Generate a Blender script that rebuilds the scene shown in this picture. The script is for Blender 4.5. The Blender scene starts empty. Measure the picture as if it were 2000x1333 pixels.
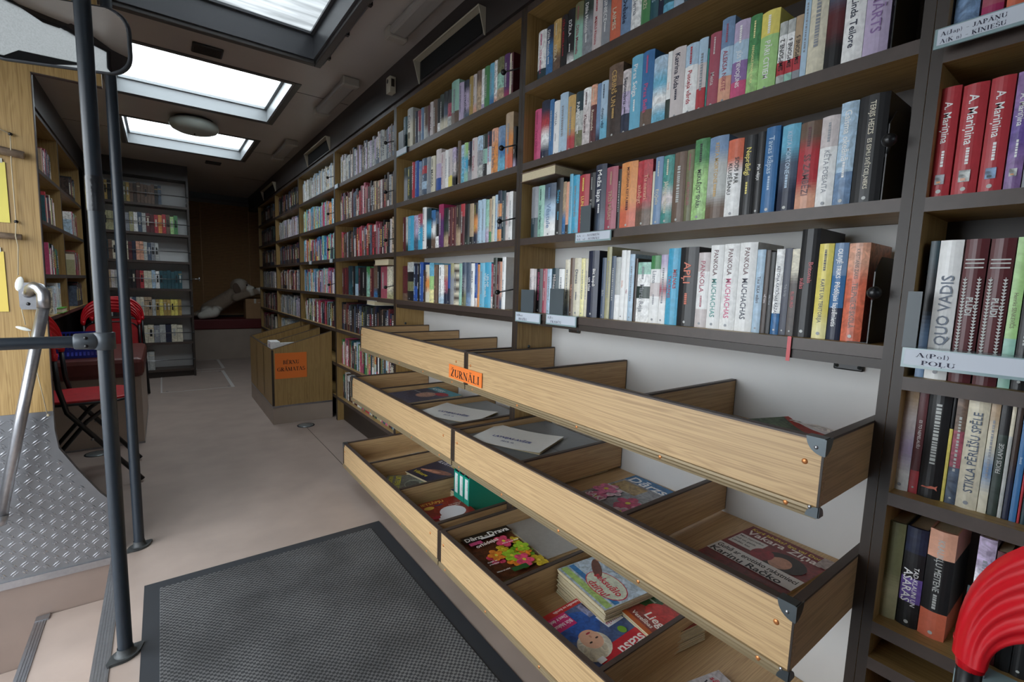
import bpy, bmesh, math, random
from mathutils import Vector, Matrix
C = bpy.context.scene.collection
SC = bpy.context.scene
PI = math.pi

# ---------------------------------------------------------------- camera, sky, light, exposure
def make_camera():
    yaw, pitch, roll = math.radians(36.75), math.radians(-6.43), math.radians(1.76)
    F = Vector((math.sin(yaw)*math.cos(pitch), math.cos(yaw)*math.cos(pitch), math.sin(pitch)))
    R0 = Vector((math.cos(yaw), -math.sin(yaw), 0)); U0 = R0.cross(F)
    R = math.cos(roll)*R0 + math.sin(roll)*U0; U = -math.sin(roll)*R0 + math.cos(roll)*U0
    cd = bpy.data.cameras.new('camera'); cd.sensor_width = 36; cd.lens = 917/2000*36; cd.clip_start = .02; cd.clip_end = 200
    cam = bpy.data.objects.new('camera', cd); C.objects.link(cam)
    m = Matrix.Identity(4)
    for i in range(3):
        m[i][0] = R[i]; m[i][1] = U[i]; m[i][2] = -F[i]
    m[0][3], m[1][3], m[2][3] = 0, 0, 1.108
    cam.matrix_world = m
    SC.camera = cam
make_camera()
W = bpy.data.worlds.new('overcast_sky'); SC.world = W; W.use_nodes = True
bg = W.node_tree.nodes['Background']; bg.inputs[0].default_value = (.88, .945, 1.0, 1); bg.inputs[1].default_value = 6.5
SC.view_settings.view_transform = 'Standard'; SC.view_settings.look = 'None'
SC.view_settings.exposure = 0.36; SC.view_settings.gamma = 1; SC.view_settings.use_curve_mapping = False
SC.cycles.use_denoising = True
SC.cycles.max_bounces = 10; SC.cycles.diffuse_bounces = 6; SC.cycles.transparent_max_bounces = 12
SC.cycles.sample_clamp_indirect = 6
def portal(name, loc, rot, sx, sy):        # guides the sky light in through an opening of the bus
    l = bpy.data.lights.new(name, 'AREA'); l.shape = 'RECTANGLE'; l.size = sx; l.size_y = sy
    l.cycles.is_portal = True
    o = bpy.data.objects.new(name, l); C.objects.link(o); o.location = loc; o.rotation_euler = rot
SKY = [(.22, .75, 1.45), (-.20, .73, 3.29-.04, ), ]
HATCH = [('a', .15, .95), ('b', 1.98, 2.80), ('c', 3.29, 4.19), ('d', 4.79, 5.68)]   # roof lights: y0, y1
HX0, HX1 = -.20, .715
for n, a, b in HATCH:
    portal('skylight_portal', ((HX0+HX1)/2, (a+b)/2, 2.44), (0, 0, 0), HX1-HX0, b-a)
portal('windscreen_portal', (.1, -1.83, 1.35), (-PI/2, 0, 0), 2.0, 1.0)
portal('door_portal', (-1.02, 1.36, .86), (0, -PI/2, 0), 2.8, 1.8)

# ---------------------------------------------------------------- helpers
def hexc(h):
    r, g, b = (int(h[i:i+2], 16)/255 for i in (0, 2, 4))
    f = lambda c: c/12.92 if c <= .04045 else ((c+.055)/1.055)**2.4
    return (f(r), f(g), f(b))
MATS = {}
def new_mat(name):
    m = bpy.data.materials.new(name); m.use_nodes = True
    nt = m.node_tree; b = nt.nodes['Principled BSDF']
    MATS[name] = m
    return m, nt, b
def N(nt, t, **kw):
    n = nt.nodes.new(t)
    for k, v in kw.items():
        if k.startswith('i_'):
            n.inputs[int(k[2:])].default_value = v
        else: setattr(n, k, v)
    return n
def plain(name, col, rough=.5, metal=0., spec=.5, noise=0., nscale=30, bump=0., bscale=200):
    m, nt, b = new_mat(name); c = hexc(col) if isinstance(col, str) else col
    b.inputs['Base Color'].default_value = (*c, 1); b.inputs['Roughness'].default_value = rough
    b.inputs['Metallic'].default_value = metal; b.inputs['Specular IOR Level'].default_value = spec
    if noise or bump: tc = N(nt, 'ShaderNodeTexCoord')
    if noise:
        no = N(nt, 'ShaderNodeTexNoise'); no.inputs['Scale'].default_value = nscale; no.inputs['Detail'].default_value = 6
        nt.links.new(tc.outputs['Object'], no.inputs['Vector'])
        mr = N(nt, 'ShaderNodeMapRange'); mr.inputs[1].default_value = .3; mr.inputs[2].default_value = .7
        mr.inputs[3].default_value = 1-noise; mr.inputs[4].default_value = 1+noise*.4
        nt.links.new(no.outputs[0], mr.inputs[0])
        mx = N(nt, 'ShaderNodeVectorMath', operation='SCALE'); mx.inputs[0].default_value = c
        nt.links.new(mr.outputs[0], mx.inputs['Scale']); nt.links.new(mx.outputs[0], b.inputs['Base Color'])
    if bump:
        n2 = N(nt, 'ShaderNodeTexNoise'); n2.inputs['Scale'].default_value = bscale
        nt.links.new(tc.outputs['Object'], n2.inputs['Vector'])
        bp = N(nt, 'ShaderNodeBump'); bp.inputs['Strength'].default_value = bump; bp.inputs['Distance'].default_value = .002
        nt.links.new(n2.outputs[0], bp.inputs['Height']); nt.links.new(bp.outputs[0], b.inputs['Normal'])
    return m
def oak(name, c1, c2, axis, rough=.42):
    m, nt, b = new_mat(name)
    tc = N(nt, 'ShaderNodeTexCoord'); mp = N(nt, 'ShaderNodeMapping')
    s = [16., 16., 16.]; s['xyz'.index(axis)] = .8; mp.inputs['Scale'].default_value = s
    nt.links.new(tc.outputs['Object'], mp.inputs[0])
    n1 = N(nt, 'ShaderNodeTexNoise'); n1.inputs['Scale'].default_value = 1.6; n1.inputs['Detail'].default_value = 3; n1.inputs['Distortion'].default_value = .6
    nt.links.new(mp.outputs[0], n1.inputs['Vector'])
    mu = N(nt, 'ShaderNodeMath', operation='MULTIPLY'); mu.inputs[1].default_value = 85
    nt.links.new(n1.outputs[0], mu.inputs[0])
    sn = N(nt, 'ShaderNodeMath', operation='SINE'); nt.links.new(mu.outputs[0], sn.inputs[0])
    mp2 = N(nt, 'ShaderNodeMapping'); s2 = [300.]*3; s2['xyz'.index(axis)] = 2.6; mp2.inputs['Scale'].default_value = s2
    nt.links.new(tc.outputs['Object'], mp2.inputs[0])
    n2 = N(nt, 'ShaderNodeTexNoise'); n2.inputs['Scale'].default_value = 1.; n2.inputs['Detail'].default_value = 2
    nt.links.new(mp2.outputs[0], n2.inputs['Vector'])
    ad = N(nt, 'ShaderNodeMath', operation='MULTIPLY_ADD'); ad.inputs[1].default_value = .085; ad.inputs[2].default_value = .0
    nt.links.new(sn.outputs[0], ad.inputs[0])
    a2 = N(nt, 'ShaderNodeMath', operation='ADD'); nt.links.new(ad.outputs[0], a2.inputs[0]); nt.links.new(n2.outputs[0], a2.inputs[1])
    cr = N(nt, 'ShaderNodeValToRGB'); cr.color_ramp.elements[0].position = .28; cr.color_ramp.elements[1].position = .62
    cr.color_ramp.elements[0].color = (*hexc(c1), 1); cr.color_ramp.elements[1].color = (*hexc(c2), 1)
    nt.links.new(a2.outputs[0], cr.inputs[0]); nt.links.new(cr.outputs[0], b.inputs['Base Color'])
    b.inputs['Roughness'].default_value = rough
    bp = N(nt, 'ShaderNodeBump'); bp.inputs['Strength'].default_value = .08; bp.inputs['Distance'].default_value = .001
    nt.links.new(n2.outputs[0], bp.inputs['Height']); nt.links.new(bp.outputs[0], b.inputs['Normal'])
    return m
def colmat(name, rough=.4, wear=.25, nscale=60):
    """colour per face from the 'Col' attribute, its alpha is how strongly the printed picture is mottled"""
    m, nt, b = new_mat(name)
    at = N(nt, 'ShaderNodeAttribute', attribute_name='Col'); tc = N(nt, 'ShaderNodeTexCoord')
    no = N(nt, 'ShaderNodeTexNoise'); no.inputs['Scale'].default_value = nscale; no.inputs['Detail'].default_value = 4; no.inputs['Distortion'].default_value = 1.
    nt.links.new(tc.outputs['Object'], no.inputs['Vector'])
    cr = N(nt, 'ShaderNodeMapRange'); cr.inputs[1].default_value = .35; cr.inputs[2].default_value = .65; cr.inputs[3].default_value = -.8; cr.inputs[4].default_value = .9
    nt.links.new(no.outputs[0], cr.inputs[0])
    mu = N(nt, 'ShaderNodeMath', operation='MULTIPLY'); nt.links.new(cr.outputs[0], mu.inputs[0]); nt.links.new(at.outputs['Alpha'], mu.inputs[1])
    a1 = N(nt, 'ShaderNodeMath', operation='ADD'); a1.inputs[1].default_value = 1; nt.links.new(mu.outputs[0], a1.inputs[0])
    vs = N(nt, 'ShaderNodeVectorMath', operation='SCALE'); nt.links.new(at.outputs['Color'], vs.inputs[0]); nt.links.new(a1.outputs[0], vs.inputs['Scale'])
    nt.links.new(vs.outputs[0], b.inputs['Base Color']); b.inputs['Roughness'].default_value = rough
    return m

OAK_T = {a: oak('tray_oak_'+a, 'a98a63', 'c6a67a', a) for a in 'xyz'}      # light oak of the magazine trays
OAK_S = {a: oak('shelf_oak_'+a, '8c6f40', 'a88a58', a) for a in 'xyz'}     # honey coloured oak of the book cases
BROWN = plain('dark_brown_edging', '463a34', .42, noise=.15, nscale=40)
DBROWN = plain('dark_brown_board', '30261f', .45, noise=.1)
COPPER = plain('copper_rivet', 'c9844e', .35, .6)
PROFILE = plain('bronze_profile', '8c7b5e', .38, .25)
STEEL = plain('grey_steel', '5d6467', .28, .75)
ALU = plain('brushed_aluminium', 'a2a2a5', .32, .9, noise=.1, nscale=80)
WALLW = plain('white_back_panel', 'cfcfce', .55, noise=.04, nscale=6)
CEIL = plain('ceiling_panel', 'bab0a8', .28, noise=.12, nscale=1.6)
LINO = plain('beige_lino', 'a39389', .46, noise=.13, nscale=5, bump=.05)
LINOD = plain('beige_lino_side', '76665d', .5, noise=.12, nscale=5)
LINOB = plain('beige_laminate_side', 'a6978a', .5, noise=.1, nscale=5)
RUBBER = plain('black_rubber', '23262b', .6)
POLE = plain('navy_pole_paint', '18212a', .4, noise=.12, nscale=60)
BLACK = plain('black_paint', '111113', .35)
PAPER = plain('paper_pages', 'cdbf9f', .8, noise=.15, nscale=300)
PLPLATE = plain('grey_plastic', '4c555a', .4)
FASCIA = plain('dark_fascia', '35302f', .35, noise=.1, nscale=3)
CREAM = plain('cream_plastic', 'b5ac98', .45)
ORANGE = plain('orange_paper', 'e8792c', .7)
INK = plain('black_ink', '0c0a0a', .6)
RED = plain('red_plastic', 'c01220', .28)
REDV = plain('red_vinyl', 'b8252b', .4, noise=.15, nscale=25, bump=.1)
MAROON = plain('maroon_leatherette', '5a2620', .45, noise=.2, nscale=20)
DMAR = plain('dark_red_cushion', '5c1418', .6)
COV = colmat('printed_cover', .38)
STK = colmat('book_mass_covers', .5)
SHADEW = plain('pale_lamp_shade', 'a9b0a8', .35)

class MB:
    def __init__(s): s.v = []; s.f = []; s.m = []; s.c = []; s.mats = []; s.sm = []
    def mi(s, m):
        if m not in s.mats: s.mats.append(m)
        return s.mats.index(m)
    def face(s, idx, m, col=None, smooth=False): s.f.append(idx); s.m.append(s.mi(m)); s.c.append(col or (.8, .8, .8, 0)); s.sm.append(smooth)
    def vs(s, pts):
        n = len(s.v); s.v += [tuple(p) for p in pts]; return n
    def box(s, a, b, m, col=None, faces=None):
        x0, y0, z0 = a; x1, y1, z1 = b
        n = s.vs([(x0, y0, z0), (x1, y0, z0), (x1, y1, z0), (x0, y1, z0), (x0, y0, z1), (x1, y0, z1), (x1, y1, z1), (x0, y1, z1)])
        F = [(0, 3, 2, 1), (4, 5, 6, 7), (0, 1, 5, 4), (1, 2, 6, 5), (2, 3, 7, 6), (3, 0, 4, 7)]
        for i, f in enumerate(F): s.face([n+k for k in f], (faces or {}).get(i, m), col)
        return s
    def obox(s, c, size, R, m, col=None):
        n = s.vs([Vector(c)+R@Vector((sx*size[0]/2, sy*size[1]/2, sz*size[2]/2)) for sz in (-1, 1) for sx, sy in ((-1, -1), (1, -1), (1, 1), (-1, 1))])
        for f in [(0, 3, 2, 1), (4, 5, 6, 7), (0, 1, 5, 4), (1, 2, 6, 5), (2, 3, 7, 6), (3, 0, 4, 7)]: s.face([n+k for k in f], m, col)
        return s
    def prism(s, poly, org, u, v, w, m, col=None, smooth=False):
        """poly in the (u,v) plane at org, extruded by the vector w"""
        org, u, v, w = Vector(org), Vector(u), Vector(v), Vector(w); k = len(poly)
        n = s.vs([org+u*p[0]+v*p[1] for p in poly]+[org+u*p[0]+v*p[1]+w for p in poly])
        s.face([n+i for i in range(k)][::-1], m, col); s.face([n+k+i for i in range(k)], m, col)
        for i in range(k): j = (i+1) % k; s.face([n+i, n+j, n+k+j, n+k+i], m, col, smooth)
        return s
    def poly(s, pts, m, col=None):
        n = s.vs(pts); s.face([n+i for i in range(len(pts))], m, col); return s
    def tube(s, path, r, m, seg=12, col=None, cap=True):
        path = [Vector(p) for p in path]; rs = r if isinstance(r, (list, tuple)) else [r]*len(path)
        base = []; pu = None
        for i, p in enumerate(path):
            d = (path[min(i+1, len(path)-1)]-path[max(i-1, 0)]).normalized()
            if pu is None: pu = d.orthogonal().normalized()
            else: pu = (pu-d*pu.dot(d)).normalized()
            w = d.cross(pu)
            base.append(s.vs([p+(pu*math.cos(2*PI*k/seg)+w*math.sin(2*PI*k/seg))*rs[i] for k in range(seg)]))
        for a, b in zip(base, base[1:]):
            for k in range(seg): j = (k+1) % seg; s.face([a+k, a+j, b+j, b+k], m, col, True)
        if cap: s.face([base[0]+k for k in range(seg)][::-1], m, col); s.face([base[-1]+k for k in range(seg)], m, col)
        return s
    def lathe(s, prof, org, m, seg=28, axis=(0, 0, 1), col=None):
        org = Vector(org); a = Vector(axis).normalized(); u = a.orthogonal().normalized(); w = a.cross(u); base = []
        for r, h in prof: base.append(s.vs([org+a*h+(u*math.cos(2*PI*k/seg)+w*math.sin(2*PI*k/seg))*max(r, 1e-5) for k in range(seg)]))
        for p, q in zip(base, base[1:]):
            for k in range(seg): j = (k+1) % seg; s.face([p+k, p+j, q+j, q+k], m, col, True)
        return s
    def ball(s, c, r, m, seg=16, sc=(1, 1, 1), R=None, col=None):
        rings = seg//2; c = Vector(c); R = R or Matrix.Identity(3); base = []
        for i in range(rings+1):
            t = PI*i/rings; rr = max(math.sin(t), 1e-4)
            base.append(s.vs([c+R@Vector((rr*math.cos(2*PI*k/seg)*r*sc[0], rr*math.sin(2*PI*k/seg)*r*sc[1], math.cos(t)*r*sc[2])) for k in range(seg)]))
        for p, q in zip(base, base[1:]):
            for k in range(seg): j = (k+1) % seg; s.face([p+k, q+k, q+j, p+j], m, col, True)
        return s
    def text(s, string, org, u, v, size, m, col=None, maxw=None, align='l', valign='b', bold=0):
        """flat letters; size is the cap height"""
        vt, ft, w = glyphs(string, bold)
        org, u, v = Vector(org), Vector(u).normalized(), Vector(v).normalized(); k = size/.73; kx = k
        if maxw and w*k > maxw: kx = maxw/w
        off = {'l': 0, 'c': -w*kx/2, 'r': -w*kx}[align]; vo = -size/2 if valign == 'm' else 0
        n = s.vs([org+u*(p[0]*kx+off)+v*(p[1]*k+vo) for p in vt])
        for f in ft: s.face([n+i for i in f], m, col)
        return w*kx
    def build(s, name, parent=None, bevel=0, smooth=False):
        me = bpy.data.meshes.new(name); me.from_pydata(s.v, [], s.f)
        for m in s.mats: me.materials.append(m)
        me.polygons.foreach_set('material_index', s.m); me.polygons.foreach_set('use_smooth', [smooth or x for x in s.sm])
        if COV in s.mats or STK in s.mats:
            at = me.color_attributes.new('Col', 'FLOAT_COLOR', 'CORNER'); d = []
            for f, c in zip(s.f, s.c):
                c = c if len(c) == 4 else (*c, 0); d += list(c)*len(f)
            at.data.foreach_set('color', d)
        me.update()
        o = bpy.data.objects.new(name, me); C.objects.link(o)
        if parent: o.parent = parent
        if bevel:
            b = o.modifiers.new('bevel', 'BEVEL'); b.width = bevel; b.segments = 2; b.limit_method = 'ANGLE'
        return o
_G = {}
def glyphs(string, bold=0):
    key = (string, bold)
    if key not in _G:
        cu = bpy.data.curves.new('letters', 'FONT'); cu.body = string; cu.resolution_u = 2; cu.offset = bold
        o = bpy.data.objects.new('letters', cu); me = o.to_mesh()
        v = [(p.co.x, p.co.y) for p in me.vertices]; f = [list(p.vertices) for p in me.polygons]
        x0 = min((p[0] for p in v), default=0); x1 = max((p[0] for p in v), default=1)
        o.to_mesh_clear(); bpy.data.objects.remove(o); bpy.data.curves.remove(cu)
        _G[key] = ([(a-x0, b) for a, b in v], f, max(x1-x0, .01))
    return _G[key]
def tag(o, label=None, cat=None, group=None, kind=None):
    if label: o['label'] = label
    if cat: o['category'] = cat
    if group: o['group'] = group
    if kind: o['kind'] = kind
    return o
def empty(name, loc, rz=0, label=None, cat=None, group=None):
    o = bpy.data.objects.new(name, None); C.objects.link(o); o.location = loc; o.rotation_euler = (0, 0, rz); o.empty_display_size = .05
    return tag(o, label, cat, group)
def struct(o, label=None, cat=None): return tag(o, label, cat, None, 'structure')
def copy_tree(root, loc=None, rz=None):
    r = root.copy(); C.objects.link(r)
    if loc is not None: r.location = loc
    if rz is not None: r.rotation_euler = (0, 0, rz)
    for ch in list(root.children):
        c = ch.copy(); C.objects.link(c); c.parent = r
        for g in list(ch.children):
            d = g.copy(); C.objects.link(d); d.parent = c
    return r
def hc(k, a=0.):
    if k not in PAL: return (*hexc(k), a)
    r, g, b = hexc(PAL[k]); y = .3*r+.6*g+.1*b
    return (r*.86+y*.14+.006, g*.86+y*.14+.006, b*.86+y*.14+.006, a)
PAL={'wh': 'ececea', 'cr': 'd8d0b6', 'te': '1f5560', 'dt': '1c3a44', 'nv': '1c2540', 'bl': '2b6fa8', 'rb': '1f4fa0', 'sk': '5fb3d2', 'cy': '2aa7cf', 'pb': 'a9c6dc', 'bk': '17171a', 'dg': '2b3a33', 'gn': '3f8a4c', 'lg': '9fcf7a', 'mi': '8fc4b0', 'ol': '6f7048', 'kh': 'a8a376', 'br': '6b5240', 'db': '3b2a22', 'or_': 'e08a2c', 'oo': 'd8623a', 're': 'b82230', 'mr': '5a1c22', 'pk': 'd0457a', 'ro': 'a8485c', 'li': 'b9a8c8', 'lp': '8d6aa5', 'pu': '5b2a6a', 'gy': '8b8f96', 'sl': '4a5a70', 'sb': '6f8fb4', 'ye': 'e6d44c', 'py': 'efe59a', 'mu': 'b08f3a', 'go': 'c9a050', 'gg': 'b5b8b4', 'pg': 'cfc4c2', 'pe': 'e0a080', 'ta': 'b59a78', 'tu': '2f8f86', 'ma': 'a8185a', 'vi': '6a4fa0'}
ROWS=[
('A',1.845,1.13,[
 (1.3624,1.4088,0.176,'wh:dt','DŽILA MENSELA','pk',''),
 (1.326,1.3624,0.176,'nv:bl','Džila Mensela','wh',''),
 (1.2863,1.326,0.18,'go:br','DŽILA','cr',''),
 (1.2543,1.2863,0.18,'bk','DŽILA MENSELA','re',''),
 (1.2203,1.2543,0.185,'bk:wh','DŽILA','wh',''),
 (1.1816,1.2203,0.19,'ol:mi','Džila Mensela','ro',''),
 (1.1377,1.1816,0.185,'dg:gy','Džila Mensela','wh',''),
 (1.0979,1.1377,0.178,'pg','MIĶELS Klusums','re',''),
 (1.0628,1.0979,0.19,'sl:gy','SVEŠINIECE','wh',''),
 (1.0211,1.0628,0.187,'oo','LAIMES','cr',''),
 (0.9828,1.0211,0.192,'sb','Dvēsele','nv',''),
 (0.9461,0.9828,0.188,'pb:wh','Ziema','gy',''),
 (0.9152,0.9461,0.18,'gn','MEŽS','cr',''),
 (0.8875,0.9152,0.19,'te','VALIS','pb',''),
 (0.871,0.8875,0.185,'nv','','',''),
 (0.838,0.871,0.19,'te:sk','LINA','cr',''),
 (0.806,0.838,0.182,'cr:pb','ANNA','sk',''),
]),
('B',1.57,1.13,[
 (1.3758,1.4128,0.186,'pk','Tavs stāsts','ma',''),
 (1.331,1.3758,0.205,'nv:re:wh:nv','','',''),
 (1.3069,1.331,0.199,'bl','','',''),
 (1.2773,1.3069,0.187,'wh','VIENA','gy',''),
 (1.2365,1.2773,0.202,'pb','','',''),
 (1.199,1.2365,0.183,'go:go:re','','',''),
 (1.1641,1.199,0.184,'dt:gg:ol','PARKS','wh',''),
 (1.1293,1.1641,0.185,'wh:pg','Klusums','mr',''),
 (1.1029,1.1293,0.186,'pe:mr:mr','Rozmunde','cr',''),
 (1.0864,1.1029,0.183,'sb:nv','','',''),
 (1.057,1.0864,0.183,'pb:sk','dzejas vējš','nv',''),
 (1.0007,1.057,0.217,'br:db','CERIŅŠ UN','go',''),
 (0.9691,1.0007,0.187,'pg:li:nv','Septembris','nv',''),
 (0.9294,0.9691,0.213,'sk','Pirsa Selga','wh',''),
 (0.8892,0.9294,0.212,'bl:bl:bl:br','Pirsa Bella','pk',''),
 (0.8447,0.8892,0.182,'pb:sk:wh:sk','','',''),
 (0.8304,0.8447,0.185,'wh:wh:dg','Trimda','pe',''),
 (0.789,0.8304,0.184,'pg','Katrina Rida','nv',''),
 (0.7515,0.789,0.179,'pb:wh','Pusceļa vārds','re',''),
 (0.7262,0.7515,0.181,'pb:pg:re','','',''),
 (0.7209,0.7255,0.151,'tu','','',''),
 (0.6916,0.7209,0.181,'ro','Meita','pg',''),
 (0.6586,0.6916,0.203,'sb:pb:pe','ALEKSA NIKITE','ro',''),
 (0.6208,0.6586,0.182,'li:pb:lp:pk','JŪS TIEVOJŪNIS','wh',''),
 (0.5938,0.6208,0.181,'gn:lg','PAPAGAILIS PIPARU KŪKA','py',''),
 (0.5532,0.5938,0.176,'ye:lg','PĀRI CITIEM','wh',''),
 (0.5346,0.552,0.14,'gg:wh:wh:re:gg','SIMPSONE 2','bk','u'),
 (0.5186,0.5346,0.14,'gg:wh:wh:re:mi','SIMPSONE 6','bk','u'),
 (0.503,0.5186,0.141,'ta:ta:ta:re:gy','SIMPSONE 5','bk','u'),
 (0.4902,0.503,0.2,'pb','','',''),
 (0.4559,0.4902,0.205,'cr','','',''),
 (0.4253,0.4559,0.2,'sl:mr:bk','','',''),
 (0.3883,0.4246,0.205,'wh','Linda Teilore','nv',''),
 (0.3469,0.3883,0.2,'li:li','MĀRTS','lp',''),
]),
('C',1.295,1.13,[
 (1.3765,1.416,0.188,'gy:dt','Saules atmiņa','gy',''),
 (1.3412,1.3765,0.187,'mi','ZELTA ZĪMOGS','dt',''),
 (1.2795,1.3412,0.187,'sl:pb:wh','Vēstule','sb',''),
 (1.2433,1.2781,0.198,'bk','Sniegs','cy',''),
 (1.227,1.2433,0.182,'ta:bl','','',''),
 (1.2122,1.227,0.179,'pe:db','','',''),
 (1.1951,1.2122,0.202,'sk','','',''),
 (1.1642,1.1951,0.194,'cy','','',''),
 (1.1178,1.1642,0.189,'re','LUNIS VUDS','ye',''),
 (1.092,1.1178,0.189,'bk','Ir tās naktis','gg',''),
 (1.0452,1.092,0.208,'nv:sl','Meža lapa','wh',''),
 (0.999,1.0452,0.192,'ro','TRĪS MĀSAS','ta',''),
 (0.9853,0.999,0.181,'bk','','',''),
 (0.9245,0.9853,0.194,'or_:or_:oo','MORGANA KEITA','mr',''),
 (0.872,0.9245,0.188,'re:re:br','Tu nevari aizbēgt','pe',''),
 (0.8632,0.8711,0.152,'cr','','',''),
 (0.8373,0.8632,0.188,'sb','Eņģelis','cr',''),
 (0.802,0.8373,0.186,'tu:tu:pg:tu','Jāņogu mēness','cr',''),
 (0.7643,0.802,0.187,'br','','',''),
 (0.7421,0.7643,0.187,'ol','KRUSTCELES','ro',''),
 (0.701,0.7421,0.207,'gn:lg:lg','MEKLĒJOT SPĀRI','bk',''),
 (0.6509,0.701,0.203,'sb:gg:gg:br','KEITA MORTONE','go',''),
 (0.6119,0.6509,0.186,'oo:wh:wh','SODS PAR KLUSĒŠANU','bk',''),
 (0.5809,0.6119,0.187,'bk','Neprātīgi','ye',''),
 (0.5615,0.5809,0.189,'bk','Pūt vējiņi','wh',''),
 (0.5298,0.5615,0.194,'bl','Tavas kāpas','pb',''),
 (0.4876,0.5256,0.189,'sk:sl:nv','KEITA MORTONE','pb',''),
 (0.4467,0.4876,0.185,'br:re:re:pe','SS ZAMBĒZI','mr',''),
 (0.4134,0.4467,0.187,'pg:wh:wh','KĒTA POESAITA','gy',''),
 (0.3821,0.4134,0.206,'pb:pb:sb','Gaisma okeānā','wh',''),
 (0.3319,0.3816,0.208,'bk','TERIJS HEIZS · ES ESMU SVĒTCEĻNIEKS','cr',''),
]),
('D',1.02,1.13,[
 (1.387,1.412,0.163,'pg','Latvieši','gy',''),
 (1.3717,1.387,0.162,'pg','','',''),
 (1.3342,1.3717,0.162,'bk','DZĪVĪBAS NAMS','pk',''),
 (1.3102,1.3342,0.162,'ro','Klusums','pg',''),
 (1.2852,1.3102,0.161,'pb','','',''),
 (1.2472,1.2838,0.163,'dt','Mēness','pg',''),
 (1.2171,1.2472,0.16,'wh','','',''),
 (1.191,1.2158,0.191,'cr:gy','','',''),
 (1.1706,1.191,0.196,'br','TUROSKY','pe',''),
 (1.1377,1.1706,0.195,'cr','Dienas','sl',''),
 (1.1196,1.1377,0.193,'py','','',''),
 (1.1059,1.1196,0.192,'cr','','',''),
 (1.0586,1.1059,0.216,'nv','Bit kopā un viss','wh',''),
 (1.0265,1.0446,0.192,'sl','Brīvs','gg',''),
 (1.0066,1.0265,0.225,'kh','','',''),
 (0.9881,1.0055,0.196,'sl','','',''),
 (0.9675,0.9881,0.192,'gg:wh','','',''),
 (0.9483,0.9675,0.212,'wh','Smilts','pe',''),
 (0.9349,0.9483,0.211,'wh','Vējš','ro',''),
 (0.9154,0.9349,0.199,'pb','','',''),
 (0.9044,0.9144,0.186,'db','','',''),
 (0.8571,0.9034,0.174,'mi:wh:dg:wh:wh','Marta Reja','gy',''),
 (0.824,0.8571,0.192,'gn:wh:pg:wh:wh','Liana','gy',''),
 (0.8013,0.824,0.193,'li:wh:ro:wh:wh','','',''),
 (0.7626,0.8013,0.209,'cy','MELNAIS TAURENIS','re',''),
 (0.7089,0.7626,0.21,'bk','APĻI','oo',''),
 (0.6758,0.7089,0.194,'pg:wh:wh:pg','PANKOLA','ro',''),
 (0.6399,0.6758,0.211,'wh','PANKOLA · MUCHACHAS','mr/tu',''),
 (0.6004,0.6399,0.212,'wh','PANKOLA · MUCHACHAS','mr/pk',''),
 (0.5577,0.6004,0.213,'wh','PANKOLA · MUCHACHAS','mr/nv',''),
 (0.5381,0.5577,0.195,'pb','Tikai IKEA stāsti','nv',''),
 (0.5268,0.5381,0.193,'db','MĒTERS','pg',''),
 (0.5157,0.5268,0.188,'bk','VALODA','gy',''),
 (0.4961,0.5146,0.194,'wh:wh:wh:bl','KETONA KATRĪNAS KĀZAS','nv',''),
 (0.4808,0.4961,0.195,'nv','Trīs brāļi','gy',''),
 (0.4645,0.4808,0.193,'cr:db','ELSBURD','re',''),
 (0.4281,0.4645,0.234,'bk','Britonais sulas','re',''),
 (0.3996,0.4276,0.201,'ye:py','KARTE UN TERITORIJA','bk',''),
 (0.3735,0.3991,0.201,'sb:bl:nv','OLIVJĒ TRIKS · Pēdējais lapsēnietis','wh',''),
 (0.3364,0.3731,0.199,'pe:oo','KRISTIANS ZAKS · TELPNIECE SKOLĀ','br',''),
]),
('E',1.845,1.13,[
 (2.5396,2.596,0.189,'te','PAGĀNS vējš','pb',''),
 (2.4687,2.5396,0.217,'gg:cr','Ceļš','bk',''),
 (2.4086,2.4403,0.181,'nv','','',''),
 (2.3698,2.4086,0.175,'ro:gy','','',''),
 (2.3356,2.3698,0.179,'sb','','',''),
 (2.2913,2.3356,0.173,'br:gg','','',''),
 (2.266,2.2913,0.171,'mr:gy','','',''),
 (2.2306,2.266,0.178,'pg','MARTA','mr',''),
 (2.1858,2.2306,0.177,'br','','',''),
 (2.1589,2.1858,0.172,'bk:bk:wh','LIESMAS','bk',''),
 (2.1195,2.1589,0.181,'dg:bk:cr','','',''),
 (2.0811,2.1195,0.183,'bk:sl:cr','','',''),
 (2.0438,2.0811,0.18,'bk:ro:gg','','',''),
 (1.9749,2.0438,0.204,'mi:mi:br','','',''),
 (1.9318,1.9749,0.178,'li','KLUSIE ROMĀNI','sl',''),
 (1.8845,1.9318,0.173,'nv:li:li:sl','STRAUME','nv',''),
 (1.8522,1.8845,0.178,'mu','','',''),
 (1.8232,1.8522,0.176,'pg:pe','Vasara','br',''),
 (1.7848,1.8232,0.179,'br:ta','','',''),
 (1.7622,1.7848,0.177,'wh:li','','',''),
 (1.7231,1.7622,0.177,'gn','','',''),
 (1.6899,1.7231,0.176,'sk:bl','','',''),
 (1.6668,1.6899,0.178,'wh:pe','','',''),
 (1.6195,1.6668,0.177,'ol:mi:ta','','',''),
 (1.5826,1.6195,0.175,'pu:ma','','',''),
 (1.5699,1.5826,0.169,'cr','','',''),
 (1.5572,1.5699,0.169,'mr','','',''),
]),
('F',1.57,1.13,[
 (2.5358,2.5839,0.189,'dg:gy','','',''),
 (2.4765,2.5358,0.186,'dg','ROMĀNS','ye',''),
 (2.4395,2.4765,0.201,'re','TAVS VĀRDS','wh',''),
 (2.3876,2.4395,0.199,'rb','VISI VĒJI MĀJĀS','pb',''),
 (2.3526,2.3876,0.188,'sb:gy','','',''),
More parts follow.
